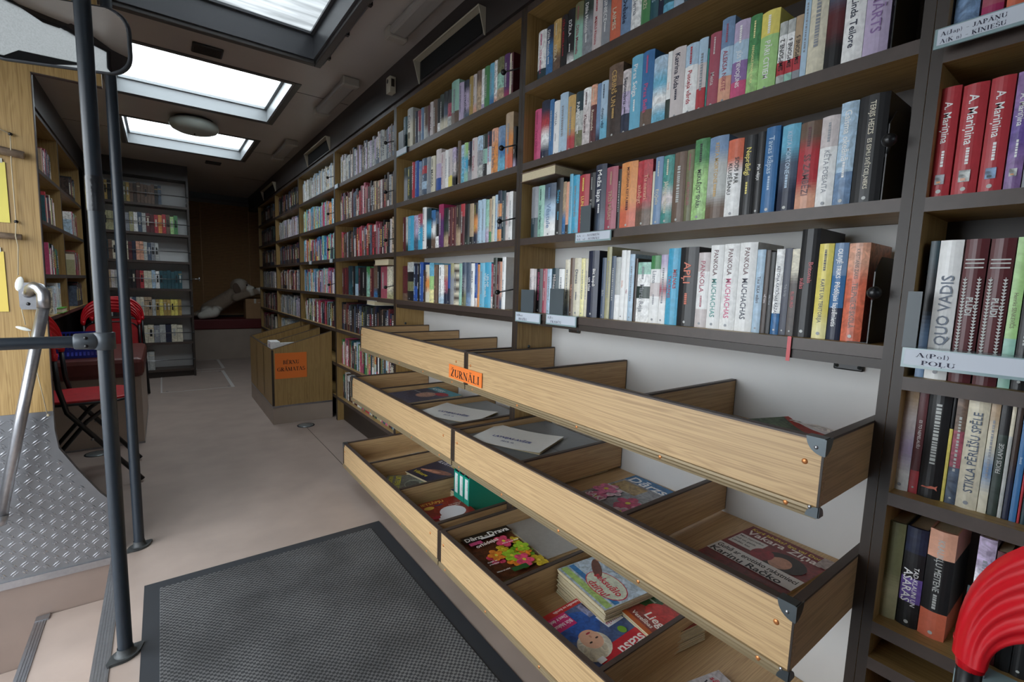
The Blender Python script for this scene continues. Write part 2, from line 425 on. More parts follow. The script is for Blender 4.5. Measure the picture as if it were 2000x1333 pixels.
 (2.2959,2.3526,0.195,'sl:re:sl:pb:sl','Kauja','pb',''),
 (2.2484,2.2959,0.191,'gy','','',''),
 (2.1989,2.2484,0.186,'cr','MARIJA','dg',''),
 (2.1376,2.192,0.207,'pg:li:rb','','',''),
 (2.0981,2.1376,0.184,'pg','Romāns ziemai','ro',''),
 (2.066,2.0981,0.187,'wh','','',''),
 (2.0284,2.066,0.185,'pg:pg:ye','','',''),
 (1.9918,2.0284,0.183,'li:pg:bk','','',''),
 (1.9473,1.9768,0.203,'br','SKAĻOTĀJI','bk',''),
 (1.9185,1.9473,0.178,'pb:sk','','',''),
 (1.8847,1.9185,0.181,'lg:cy:mi','LIELAIS','pb',''),
 (1.8517,1.8847,0.178,'nv:bk:gy','pilsēt','wh',''),
 (1.8063,1.8517,0.185,'pg','Smaile','ro',''),
 (1.7625,1.8063,0.183,'pb:gy:gg','','',''),
 (1.73,1.7625,0.182,'dg:mi:bk','ĒRIKA VĒTRA','gy',''),
 (1.6959,1.73,0.185,'nv:pb:wh','SIRDS SARKANA','re',''),
 (1.6488,1.6959,0.187,'pe:or_','Ziedu laiks','sl',''),
 (1.599,1.6488,0.184,'sb:bl:sk','','',''),
 (1.5469,1.5981,0.222,'ta:or_:oo','','',''),
 (1.5259,1.5448,0.162,'bk:li','Mīla','pg',''),
]),
('G',1.295,1.13,[
 (2.554,2.5942,0.195,'mr','','',''),
 (2.5234,2.554,0.193,'gg:dg','','',''),
 (2.4471,2.5234,0.193,'cy','Laimīnā elpā','pb',''),
 (2.3942,2.4471,0.19,'li:sl','','',''),
 (2.339,2.3942,0.192,'ro:cy:cy','TAISNĀ','wh',''),
 (2.2933,2.339,0.22,'wh','IEVANAS','sl',''),
 (2.2379,2.2933,0.209,'dt:cy:bk','','',''),
 (2.1915,2.2379,0.194,'bl:wh:br','Zvejs','bk',''),
 (2.1567,2.1915,0.183,'sl:bk:wh','','',''),
 (2.1061,2.1567,0.213,'ma:pu','','',''),
 (2.0571,2.1028,0.19,'bk:dg:ta','REPUBLIKA','dg',''),
 (2.0191,2.0571,0.189,'mr','Daudzi satikās','pg',''),
 (1.9821,2.0191,0.187,'mr','Atvasara sirdī','pe',''),
 (1.9401,1.9821,0.189,'db:ta','Klintis','ta',''),
 (1.9023,1.9401,0.19,'re:mr','','',''),
 (1.8598,1.9023,0.184,'bk:dg','','',''),
 (1.8241,1.8598,0.182,'ta:bk','','',''),
 (1.792,1.8241,0.181,'bk:or_:nv','Taks','ye',''),
 (1.7607,1.792,0.188,'pb','','',''),
 (1.73,1.7607,0.189,'pb','','',''),
 (1.7026,1.729,0.183,'mi:mi:li','','',''),
 (1.683,1.7026,0.184,'ta:gn','tulpes','wh',''),
 (1.659,1.683,0.191,'cr','Pasaules vēsturei','sl',''),
 (1.6401,1.659,0.194,'pb','','',''),
 (1.61,1.6401,0.207,'nv:or_:nv:or_','','',''),
 (1.5828,1.61,0.202,'dt','','',''),
 (1.5606,1.5819,0.193,'pg','ROZĀ','ro',''),
 (1.5346,1.5606,0.193,'wh','','',''),
]),
('H',1.02,1.13,[
 (2.5283,2.5957,0.195,'mr:br','','',''),
 (2.4466,2.5283,0.215,'gg:bk:ol:bk','','',''),
 (2.397,2.4466,0.206,'nv:rb','Zvaigžņu ceļš','pb',''),
 (2.3688,2.397,0.204,'bk','Sapņi','wh',''),
 (2.3254,2.3688,0.211,'rb','Balsis tumsā','pb',''),
 (2.2984,2.3254,0.17,'db','','',''),
 (2.2531,2.2984,0.196,'cr:or_:cr','Saule','mr',''),
 (2.2019,2.2531,0.205,'sk:lg:py','','',''),
 (2.1594,2.2019,0.194,'br','A','pe',''),
 (2.0944,2.1489,0.193,'wh:pb','KAPTEIŅI JŪRĀ','dt',''),
 (2.0548,2.093,0.189,'ta:ro:nv','LIEPA','pg',''),
 (2.0289,2.0548,0.191,'rb:nv','','',''),
 (1.9941,2.0289,0.198,'kh:gy','','',''),
 (1.945,1.9941,0.193,'cr:db:cr:db:cr:db:cr:db:cr','','',''),
 (1.9181,1.945,0.195,'mi','','',''),
 (1.8802,1.9181,0.199,'sl:gy:ol','TĒVZEME','nv',''),
 (1.8376,1.8802,0.198,'sl:sb','','',''),
 (1.8073,1.8376,0.193,'wh','MARTA','nv',''),
 (1.783,1.8073,0.193,'rb:pg','ZIEMA','pb',''),
 (1.7644,1.783,0.187,'or_','','',''),
 (1.7253,1.7644,0.193,'sk','','',''),
 (1.6751,1.7253,0.194,'cy','LIELAIS VĒJŠ LĪKUMĀ','wh',''),
 (1.6604,1.6751,0.188,'ro:pg','','',''),
 (1.6315,1.6604,0.212,'dg:db','Tumšie meži','pg',''),
 (1.6103,1.6315,0.196,'mr','Atgriešanās','pe',''),
 (1.5963,1.6103,0.195,'pe:sl','','',''),
 (1.5689,1.5954,0.213,'wh','Balta grāmata','gy',''),
]),
('I',1.542,1.12,[
 (0.2532,0.2634,0.2,'nv','','',''),
 (0.2196,0.2519,0.2,'sb:bl','','',''),
 (0.1905,0.2177,0.205,'ro:ma','','',''),
 (0.1675,0.1881,0.2,'oo','','',''),
 (0.1471,0.1669,0.2,'li','','',''),
]),
('J',1.291,1.12,[
 (0.2286,0.2564,0.188,'re','A. Mariņina','wh','p'),
 (0.194,0.2266,0.184,'re','A. Mariņina','wh','p'),
 (0.1634,0.1927,0.185,'re','A. Mariņina','wh','p'),
 (0.1419,0.1622,0.185,'lp:vi:lp','A. Mariņina','wh','p'),
 (0.1208,0.1413,0.184,'gy','','',''),
]),
('K',0.967,1.12,[
 (0.2306,0.2439,0.248,'dt:bk:bk:sb:sb','','',''),
 (0.1987,0.2306,0.248,'wh','QUO VADIS','sl','u'),
 (0.1673,0.1973,0.248,'mr','PLŪDI','gg','o'),
 (0.1359,0.166,0.247,'mr','PLŪDI','gg','o'),
 (0.1204,0.1353,0.248,'lg:lg:mi','Henriks SENKEVIČS','ol',''),
 (0.1019,0.1198,0.245,'bk','','',''),
]),
('L',0.742,1.135,[
 (0.2351,0.261,0.216,'ta:pg:li:wh','','',''),
 (0.2212,0.2351,0.222,'mr:re','ES TO NEPIELAUŠU','pg',''),
 (0.1884,0.2209,0.22,'bk','','oo','f'),
 (0.1829,0.1881,0.196,'bk:ye','','',''),
 (0.1676,0.1825,0.204,'br:ro:sl','','',''),
 (0.1396,0.1679,0.206,'cr','STIKLA PĒRLĪŠU SPĒLE','sl','u'),
 (0.1273,0.1394,0.204,'ta:cr:sb:cr','','',''),
 (0.1148,0.1269,0.205,'bk:dg','FRICIS LANGE','gg','u'),
 (0.109,0.1146,0.205,'cr:gg','','',''),
 (0.1008,0.1087,0.205,'db:nv','','',''),
 (0.0916,0.1005,0.205,'bl','Skaidrā','pb',''),
 (0.0876,0.0913,0.204,'re','','',''),
 (0.0808,0.0873,0.204,'dt','','',''),
]),
('M',0.476,1.14,[
 (0.2298,0.262,0.199,'ol:kh','','',''),
 (0.1962,0.2287,0.2,'nv:bk:vi:bk','TAD-KLAUNI UN|ASARAS','wh',''),
 (0.1569,0.1958,0.21,'pe:bk:bk:oo','KRAUKĻU MEITENE','gg',''),
 (0.1078,0.1309,0.223,'li:wh','','',''),
 (0.0908,0.107,0.207,'mr','','',''),
 (0.0726,0.0904,0.211,'bk','','',''),
 (0.0536,0.0723,0.213,'bk','','',''),
]),
('N',1.02,1.13,[
 (3.6736,3.7375,0.201,'mr','','',''),
 (3.592,3.6736,0.204,'mr','NAKTS','re',''),
 (3.4969,3.5871,0.214,'dt:te','','',''),
 (3.4395,3.4922,0.212,'bk','','',''),
 (3.3682,3.4349,0.211,'te:pb','','',''),
 (3.2823,3.3682,0.199,'bk','TUMSA','ro',''),
 (3.2039,3.2823,0.198,'bk','','',''),
 (3.1362,3.1998,0.203,'gn:mi','','',''),
 (3.0632,3.1343,0.192,'mr','KRISTA','pe',''),
 (2.9983,3.0632,0.217,'br:bl','','',''),
 (2.939,2.9946,0.203,'bk','','',''),
 (2.8358,2.9355,0.198,'ro','','',''),
 (2.7475,2.8324,0.197,'cr:kh','','',''),
]),
]
# ---------------------------------------------------------------- setting
XF, XW = 1.10, 1.28            # front of the right book cases, right wall
LF, LW = -.585, -.77           # the same on the left
CZ = 2.32
def structure():
    m = MB(); m.box((-.18, -1.85, -.03), (XW, 2.38, 0), LINO); m.box((LW, 2.38, -.03), (XW, 8.2, 0), LINO); struct(m.build('floor'))
    m = MB()
    m.box((-.205, .4, -.0025), (-.165, 2.376, .003), ALU)
    for i in range(5): m.box((-.20+i*.007, .4, .003), (-.197+i*.007, 2.376, .0045), ALU)
    m.box((-.205, .4, -.03), (-.2, 2.376, -.0025), ALU); struct(m.build('trim_1'))
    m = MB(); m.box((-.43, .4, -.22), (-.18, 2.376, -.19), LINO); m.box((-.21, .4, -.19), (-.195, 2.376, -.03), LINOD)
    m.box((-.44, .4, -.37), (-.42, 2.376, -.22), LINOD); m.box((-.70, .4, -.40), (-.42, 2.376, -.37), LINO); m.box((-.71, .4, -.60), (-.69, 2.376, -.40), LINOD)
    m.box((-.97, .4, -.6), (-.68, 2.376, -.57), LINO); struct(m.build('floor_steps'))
    m = MB()
    for x, z in ((-.43, -.19), (-.70, -.37)):
        m.box((x-.004, .4, z-.02), (x, 2.376, z+.002), ALU); m.box((x-.004, .4, z), (x+.028, 2.376, z+.003), ALU)
        for i in range(3): m.box((x+.003+i*.008, .4, z+.003), (x+.006+i*.008, 2.376, z+.0045), ALU)
    m.box((-.432, 2.34, -.19), (-.395, 2.372, -.183), ALU)
    struct(m.build('trim_2'))
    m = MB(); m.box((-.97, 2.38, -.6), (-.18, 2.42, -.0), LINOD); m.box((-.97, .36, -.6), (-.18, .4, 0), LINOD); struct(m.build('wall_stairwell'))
    # roof with the four hatch openings
    m = MB(); ys = [-1.85]
    for _, a, b in HATCH: ys += [a, b]
    ys.append(8.2)
    m.box((-.99, -1.85, CZ), (HX0, 8.2, CZ+.05), CEIL); m.box((HX1, -1.85, CZ), (XW, 8.2, CZ+.05), CEIL)
    for i in range(0, len(ys), 2): m.box((HX0, ys[i], CZ), (HX1, ys[i+1], CZ+.05), CEIL)
    struct(m.build('ceiling'))
    m = MB()
    for y in (1.25, 3.40, 5.20, 6.6):
        m.box((HX1+.03, y, CZ-.0015), (XF-.02, y+.004, CZ), DBROWN); m.box((LF+.02, y, CZ-.0015), (HX0-.04, y+.004, CZ), DBROWN)
    struct(m.build('trim_3'))
    struct(MB().box((XW, -1.85, -.03), (XW+.04, 8.2, CZ), WALLW).build('wall_right'))
    struct(MB().box((LW-.04, 2.40, -.03), (LW, 8.2, CZ), FASCIA).build('wall_left'))
    m = MB(); m.box((LW, 8.16, 0), (XW, 8.2, CZ), FASCIA); struct(m.build('wall_back'))
    # cabin behind the camera: side wall with the doorway, windscreen
    m = MB(); m.box((-1.01, -1.85, -.6), (-.97, .45, CZ), FASCIA); m.box((-1.01, 2.3, -.6), (-.97, 2.42, CZ), FASCIA); m.box((-1.01, .45, 2.27), (-.97, 2.3, CZ), FASCIA)
    struct(m.build('wall_door_side'))
    struct(MB().box((-.97, -1.85, -.03), (-.18, .36, 0), LINO).build('floor_cabin'))
    m = MB(); m.box((-.97, -1.89, 0), (XW, -1.85, .85), FASCIA); m.box((-.97, -1.89, 1.9), (XW, -1.85, CZ), CEIL)
    m.box((-.97, -1.89, .85), (-.9, -1.85, 1.9), FASCIA); m.box((1.1, -1.89, .85), (XW, -1.85, 1.9), FASCIA); struct(m.build('wall_front'))
    gl, nt, b = new_mat('window_glass'); b.inputs['Base Color'].default_value = (1, 1, 1, 1)
    tr = N(nt, 'ShaderNodeBsdfTransparent'); gs = N(nt, 'ShaderNodeBsdfGlossy'); gs.inputs['Roughness'].default_value = .02; mx = N(nt, 'ShaderNodeMixShader'); mx.inputs[0].default_value = .06
    nt.links.new(tr.outputs[0], mx.inputs[1]); nt.links.new(gs.outputs[0], mx.inputs[2]); nt.links.new(mx.outputs[0], nt.nodes['Material Output'].inputs[0])
    tg = gl.copy(); tg.name = 'tinted_windscreen'; MATS['tinted_windscreen'] = tg
    next(n for n in tg.node_tree.nodes if n.type == 'BSDF_TRANSPARENT').inputs[0].default_value = (.36, .37, .38, 1)
    tr.inputs[0].default_value = (1, 1, 1, 1)
    fr = MB(); fr.box((-.9, -1.88, .85), (-.86, -1.84, 1.9), RUBBER); fr.box((1.06, -1.88, .85), (1.1, -1.84, 1.9), RUBBER); fr.box((-.86, -1.88, .85), (1.06, -1.84, .89), RUBBER); fr.box((-.86, -1.88, 1.86), (1.06, -1.84, 1.9), RUBBER)
    w = fr.build('window_5'); struct(w); MB().box((-.86, -1.872, .89), (1.06, -1.868, 1.86), tg).build('pane', w)
    
    struct(MB().box((-14, -14, -.95), (14, 20, -.9), plain('asphalt', '6a6a6c', .9, noise=.2, nscale=3)).build('floor_outside'))
    # roof hatches
    acr, nt, b = new_mat('milky_acrylic')
    tr = N(nt, 'ShaderNodeBsdfTransparent'); tr.inputs[0].default_value = (.90, .91, .91, 1); tl = N(nt, 'ShaderNodeBsdfTranslucent'); tl.inputs[0].default_value = (.5, .52, .53, 1); mx = N(nt, 'ShaderNodeMixShader'); mx.inputs[0].default_value = .25
    nt.links.new(tr.outputs[0], mx.inputs[1]); nt.links.new(tl.outputs[0], mx.inputs[2]); nt.links.new(mx.outputs[0], nt.nodes['Material Output'].inputs[0])
    dirty, nt, b = new_mat('dirty_acrylic')
    tc = N(nt, 'ShaderNodeTexCoord'); mp = N(nt, 'ShaderNodeMapping'); mp.inputs['Scale'].default_value = (1.2, 9, 1); no = N(nt, 'ShaderNodeTexNoise'); no.inputs['Scale'].default_value = 3; no.inputs['Detail'].default_value = 8; no.inputs['Distortion'].default_value = .4
    nt.links.new(tc.outputs['Object'], mp.inputs[0]); nt.links.new(mp.outputs[0], no.inputs['Vector'])
    cr = N(nt, 'ShaderNodeValToRGB'); cr.color_ramp.elements[0].position = .35; cr.color_ramp.elements[0].color = (.27, .275, .275, 1); cr.color_ramp.elements[1].position = .62; cr.color_ramp.elements[1].color = (.385, .39, .39, 1)
    nt.links.new(no.outputs[0], cr.inputs[0]); tl = N(nt, 'ShaderNodeBsdfTranslucent'); nt.links.new(cr.outputs[0], tl.inputs[0]); tr = N(nt, 'ShaderNodeBsdfTransparent'); tr.inputs[0].default_value = (.2, .2, .2, 1)
    mx = N(nt, 'ShaderNodeMixShader'); mx.inputs[0].default_value = .93; nt.links.new(tr.outputs[0], mx.inputs[1]); nt.links.new(tl.outputs[0], mx.inputs[2]); nt.links.new(mx.outputs[0], nt.nodes['Material Output'].inputs[0])
    frost = dirty.copy(); frost.name = 'frosted_pane'; mpn = next(n for n in frost.node_tree.nodes if n.type == 'MAPPING'); mpn.inputs['Scale'].default_value = (30, 30, 30); rp = next(n for n in frost.node_tree.nodes if n.type == 'VALTORGB'); rp.color_ramp.elements[0].color = (.285, .285, .28, 1); rp.color_ramp.elements[1].color = (.33, .33, .325, 1)
    d = MB()
    for b in ((.45, -.55, .49, 2.27), (2.26, -.55, 2.3, 2.27), (.49, 2.23, 2.26, 2.27), (.49, -.55, 2.26, -.5), (.49, 1.80, 2.26, 1.86), (1.36, -.5, 1.40, 1.80)): d.box((-1.0, b[0], b[1]), (-.975, b[2], b[3]), RUBBER)
    w = d.build('door_1'); struct(w); MB().box((-.99, .49, -.5), (-.986, 1.36, 1.80), gl).build('pane', w); MB().box((-.99, 1.40, -.5), (-.986, 2.26, 1.80), gl).build('pane', w); MB().box((-.99, .49, 1.86), (-.986, 2.26, 2.23), frost).build('upper_pane', w)
    DFR = plain('dark_hatch_frame', '4a4644', .35, noise=.1)
    for i, (n, a, b_) in enumerate(HATCH):
        hang = n in 'ab'
        f = MB(); lo = CZ-(.05 if hang else .004); hi = 2.435
        for (x0, y0, x1, y1) in ((HX0-.035, a-.035, HX0, b_+.035), (HX1, a-.035, HX1+.035, b_+.035), (HX0, a-.035, HX1, a), (HX0, b_, HX1, b_+.035)):
            f.box((x0, y0, lo), (x1, y1, CZ), DFR)
        w = f.build('window_%d' % (i+1), bevel=.004); struct(w)
        g = MB(); t = .012; MM = (MATS.get('hatch_lining') or plain('hatch_lining', '808486', .4, .1)) if not hang else plain('grey_hatch_lining', '55565a', .35, .2) if 'grey_hatch_lining' not in MATS else MATS['grey_hatch_lining']
        for (x0, y0, x1, y1) in ((HX0, a, HX0+t, b_), (HX1-t, a, HX1, b_), (HX0+t, a, HX1-t, a+t), (HX0+t, b_-t, HX1-t, b_)): g.box((x0, y0, CZ-(.03 if hang else 0)), (x1, y1, hi), MM)
        s = .03
        for (x0, y0, x1, y1) in ((HX0+t, a+t, HX0+s, b_-t), (HX1-s, a+t, HX1-t, b_-t), (HX0+s, a+t, HX1-s, a+s), (HX0+s, b_-s, HX1-s, b_-t)): g.box((x0, y0, hi-.03), (x1, y1, hi-.018), MM)
        g.build('lining', w)
        if hang:
            r = MB()
            for x in (HX0-.05, HX1+.045): r.tube([(x, a, CZ-.022), (x, b_+.03, CZ-.022)], .009, ALU, 10)
            for k in range(3):
                yy = a+.12+k*(b_-a-.2)/2
                for x in (HX0-.05, HX1+.045): r.box((x-.014, yy, CZ-.034), (x+.014, yy+.022, CZ), BLACK)
            r.build('blind_rail', w)
        MB().box((HX0+t, a+t, hi-.010), (HX1-t, b_-t, hi-.006), dirty if hang else acr).build('pane', w)
structure()
def floor_details():
    lineM = plain('floor_hatch_line', 'd0cecb', .35, .2)
    for k, (x0, y0, x1, y1) in enumerate(((-.049, 5.55, .57, 6.63), (.295, 6.80, .597, 7.58))):
        r = empty('floor_hatch', ((x0+x1)/2, y0, 0), 0, ('beige floor hatch with metal rim in front of the end bookcase', 'small floor hatch with metal rim in front of the padded bench')[k], 'hatch')
        f = MB(); w = .012; X0 = x0-(x0+x1)/2; X1 = -X0; D = y1-y0
        for b in ((X0, 0, X1, w), (X0, D-w, X1, D), (X0, w, X0+w, D-w), (X1-w*2.5, w, X1, D-w)): f.box((b[0], b[1], .0003), (b[2], b[3], .0025), lineM)
        f.build('rim', r); cv = MB().box((X0+w, w, .0002), (X1-w*2.5, D-w, .0015), LINO).build('cover', r)
        for sx in (X0+.04, X1-.06):
            for sy in (.05, D-.07): MB().box((sx, sy, .0015), (sx+.02, sy+.02, .003), STEEL).build('latch', cv)
    capM = plain('grey_floor_cap', '8d9496', .3, .5)
    for x, y, l in ((.855, 3.785, 'round grey floor cap in front of the children book bin'), (-.366, 3.80, 'round grey floor cap under the red folding chair')):
        r = empty('round_floor_hatch', (x, y, 0), 0, l, 'floor cap')
        MB().lathe([(.001, .004), (.052, .004), (.054, .0005)], (0, 0, 0), capM).build('lid', r); MB().lathe([(.054, .003), (.062, .003), (.063, .0003)], (0, 0, 0), RUBBER).build('gasket', r)
    m = MB(); m.box((.845, .8, .0001), (.848, 3.72, .0008), DBROWN); struct(m.build('trim_4'))
floor_details()

def doormat():
    mt, nt, b = new_mat('ribbed_mat')
    tc = N(nt, 'ShaderNodeTexCoord'); mp = N(nt, 'ShaderNodeMapping'); mp.inputs['Scale'].default_value = (125, 125, 1)
    ck = N(nt, 'ShaderNodeTexChecker'); ck.inputs['Scale'].default_value = 1; ck.inputs[1].default_value = (.118, .118, .120, 1); ck.inputs[2].default_value = (.026, .027, .029, 1)
    n0 = N(nt, 'ShaderNodeTexNoise'); n0.inputs['Scale'].default_value = 60
    dv = N(nt, 'ShaderNodeVectorMath', operation='MULTIPLY_ADD'); dv.inputs[1].default_value = (.9, .9, 0)
    nt.links.new(tc.outputs['Object'], mp.inputs[0]); nt.links.new(tc.outputs['Object'], n0.inputs['Vector']); nt.links.new(n0.outputs['Color'], dv.inputs[0]); nt.links.new(mp.outputs[0], dv.inputs[2]); nt.links.new(dv.outputs[0], ck.inputs[0])
    no = N(nt, 'ShaderNodeTexNoise'); no.inputs['Scale'].default_value = 4; no.inputs['Detail'].default_value = 5; nt.links.new(tc.outputs['Object'], no.inputs['Vector'])
    mr = N(nt, 'ShaderNodeMapRange'); mr.inputs[1].default_value = .35; mr.inputs[2].default_value = .6; mr.inputs[3].default_value = .55; mr.inputs[4].default_value = 1.05; nt.links.new(no.outputs[0], mr.inputs[0])
    vs = N(nt, 'ShaderNodeVectorMath', operation='SCALE'); nt.links.new(ck.outputs[0], vs.inputs[0]); nt.links.new(mr.outputs[0], vs.inputs['Scale']); nt.links.new(vs.outputs[0], b.inputs['Base Color'])
    b.inputs['Roughness'].default_value = .9
    bp = N(nt, 'ShaderNodeBump'); bp.inputs['Strength'].default_value = .7; bp.inputs['Distance'].default_value = .003; nt.links.new(ck.outputs[1], bp.inputs['Height']); nt.links.new(bp.outputs[0], b.inputs['Normal'])
    r = empty('doormat', (.33, 1.18, 0), 0, 'dark grey ribbed entrance mat with black rubber border on the floor', 'mat')
    x0, x1, y0, y1 = -.425, .442, -.85, .855
    m = MB()
    for a in ((x0, y0, x1, y0+.05), (x0, y1-.05, x1, y1), (x0, y0+.05, x0+.045, y1-.05), (x1-.055, y0+.05, x1, y1-.05)): m.box((a[0], a[1], .0005), (a[2], a[3], .004), RUBBER)
    m.build('border', r); MB().box((x0+.045, y0+.05, .0005), (x1-.055, y1-.05, .008), mt).build('pile', r, bevel=.002)
doormat()

# ---------------------------------------------------------------- right book cases
EDGE = [(.29, 1.44), (1.475, 2.62), (2.655, 3.80), (3.835, 4.98), (5.015, 6.16), (6.195, 7.34)]
UP = [1.845, 1.57, 1.295, 1.02]; LO = [.745, .47, .20]
CASEL = ['wide oak bookcase above the near magazine racks', 'oak bookcase above the far magazine racks', 'oak bookcase right of the children book bin', 'oak bookcase rising behind the children book bin', 'second oak bookcase from the back end of the bus', 'rearmost oak bookcase beside the cardboard box']
def bookcase(i, y0, y1, shelves, label, side=1, zb=0., back=None, under=False, xf=None, xw=None):
    xf = XF if xf is None else xf; xw = XW-.001 if xw is None else xw; yc = (y0+y1)/2
    r = empty('bookcase', (xf, yc, 0), 0, label, 'bookcase', 'oak bookcases along the walls')
    D = xw-xf; h = (y1-y0)/2; T = .017; fi = 5 if side > 0 else 3
    lo, hi = (0, D) if D > 0 else (D, 0)
    for s in (-1, 1):
        a, b = (-h-T, -h) if s < 0 else (h, h+T)
        sp = MB().box((lo, a, zb), (hi, b, 2.119), OAK_S['z'], faces={fi: DBROWN}).build('side_panel', r)
        for z in (1.43, 1.16, .88): MB().lathe([(.0005, .003), (.006, .002), (.007, 0)], (D*.33, (-h if s < 0 else h), z), STEEL, 10, (0, -s, 0)).build('cam_fitting', sp)
    MB().box((lo, -h, 2.094), (hi, h, 2.119), OAK_S['y'], faces={fi: BROWN}).build('top_board', r)
    for z in shelves:
        MB().box((lo, -h, z-.025), (hi, h, z), OAK_S['y'], faces={fi: BROWN, 4: OAK_S['y']}).build('shelf', r)
    if under: MB().box((lo+.002, -h, .975), (lo+.03, h, .994), DBROWN).build('lower_rail', r)
    if back: MB().box((hi-.008 if D > 0 else lo, -h, back), (hi if D > 0 else lo+.008, h, 2.094), DBROWN).build('back_panel', r)  # dark brown puts the shade behind the books into the panel colour
    if not under and zb == 0: MB().box((lo+.05*side if side > 0 else lo, -h, 0), (hi if side > 0 else hi-.05, h, shelves[-1]-.025), DBROWN).build('plinth', r)
    return r
for i, (a, b) in enumerate(EDGE):
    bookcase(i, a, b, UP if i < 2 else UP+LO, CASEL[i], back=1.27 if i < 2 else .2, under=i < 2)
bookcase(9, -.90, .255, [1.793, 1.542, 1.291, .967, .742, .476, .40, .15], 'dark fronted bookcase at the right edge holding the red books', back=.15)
struct(MB().box((XF-.012, -1.85, 2.12), (XW, 8.15, CZ), FASCIA).build('trim_5')); struct(MB().box((LW, 2.42, 2.12), (LF+.012, 8.15, CZ), FASCIA).build('trim_6'))
for k, (y, z) in enumerate(((.397, .951), (1.306, .952), (2.19, .962))):
    r = empty('catch_plate', (XW-.001, y, z), 0, ('small black catch plate on the white wall beside the right divider', 'small brown catch plate under the shelf with the BRAZILIAN label, upper near rack', 'small brown catch plate on white wall above the far rack')[k].replace('the BRAZILIAN label, upper near rack', 'two small labels'), 'catch')
    MB().box((-.008, -.03, -.009), (0, .03, .009), BLACK if k == 0 else DBROWN).build('plate', r, bevel=.003)
    for s in (-1, 1): MB().lathe([(.0005, .004), (.0035, .003), (.005, 0)], (-.008, s*.023, 0), STEEL, 10, (-1, 0, 0)).build('screw', r)

# ---------------------------------------------------------------- left wall cases, end case
LH = [1.76, 1.445, 1.105, .83]
for i, (a, b) in enumerate([(2.655, 3.80), (3.835, 4.98), (5.015, 6.16)]):
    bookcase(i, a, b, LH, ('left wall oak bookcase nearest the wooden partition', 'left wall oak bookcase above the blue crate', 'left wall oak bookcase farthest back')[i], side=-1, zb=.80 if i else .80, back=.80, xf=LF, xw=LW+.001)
END_Z = [1.882, 1.58, 1.285, .987, .691, .396, .092]
def end_case():
    r = empty('end_bookcase', (-.15, 6.40, 0), 0, 'dark brown bookcase with metal rods facing down the bus aisle', 'bookcase')
    x0, x1, D = -.43, .43, .22
    for s in (x0, x1-.02): MB().box((s, 0, 0), (s+.02, D, CZ-.002), DBROWN).build('side_panel', r)
    MB().box((x0+.02, .001, 2.16), (x1-.02, D, CZ-.002), DBROWN).build('upper_panel', r)
    for z in END_Z: MB().box((x0+.02, .002, z-.025), (x1-.02, D-.01, z), BROWN).build('shelf', r)
    MB().box((x0+.02, D-.008, .092), (x1-.02, D, 2.16), WALLW).build('back_panel', r)
    MB().box((x0+.02, .03, 0), (x1-.02, .04, .067), DBROWN).build('plinth', r)
    for z in END_Z:
        t = MB(); t.tube([(x0+.02, -.008, z+.105), (x1-.01, -.008, z+.105)], .0045, ALU, 8); rod = t.build('retaining_rod', r); MB().ball((x1-.01, -.008, z+.105), .007, STEEL, 8).build('rod_cap', rod)
        b = MB(); b.box((x1-.028, -.004, z+.03), (x1-.021, .02, z+.10), BLACK); b.build('rod_bracket', r)
    k = empty('coat_hook', (.296, 6.39, 1.10), 0, 'small chrome hook on the side of the end bookcase', 'hook')
    m = MB(); m.tube([(-.012, 0, 0), (.05, 0, 0)], .006, ALU, 10); m.tube([(.05, 0, -.02), (.05, 0, .02)], .007, ALU, 10); m.build('pin', k)
end_case()
def rear():
    BL = plain('brown_slat_blind', 'b38b62', .45, noise=.1)
    r = empty('window_blind', (.78, 8.10, 0), 0, 'brown slatted blind covering the rear window', 'blind')
    m = MB(); R = Matrix.Rotation(.9, 3, 'X')
    for k in range(70): m.obox((0, 0, .62+k*.0225), (.88, .025, .0012), R, BL)
    for x in (-.3, .3): m.box((x-.004, -.012, .6), (x+.004, -.010, 2.2), BL)
    m.build('slats', r); MB().box((-.46, -.03, 2.18), (.46, .03, 2.22), BROWN).build('head_rail', r); MB().box((-.44, -.015, .585), (.44, .015, .605), BL).build('bottom_rail', r)
    m = MB(); m.box((.28, 8.14, .55), (1.26, 8.16, 2.25), DBROWN); struct(m.build('window_6'))
    b = empty('bench', (.745, 7.62, 0), 0, 'low beige bench with dark red cushion across the bus rear', 'bench')
    MB().box((-.44, .0, 0), (.52, .50, .416), LINOB).build('base', b); MB().box((-.44, -.02, .418), (.52, .50, .556), DMAR).build('cushion', b, bevel=.015)
    c = empty('cardboard_box', (1.075, 7.70, .557), 0, 'brown cardboard box on the rear bench under the toy paws', 'box')
    CB = plain('cardboard', 'a5805c', .8, noise=.08, nscale=20)
    MB().box((-.125, -.08, 0), (.125, .16, .285), CB).build('carton', c, bevel=.003); MB().box((-.02, -.082, .22), (.008, -.0805, .286), plain('packing_tape', 'c9c4b8', .3)).build('tape', c)
    MB().box((.03, -.0815, .228), (.09, -.0805, .233), MATS['packing_tape']).build('tape', c)
rear()
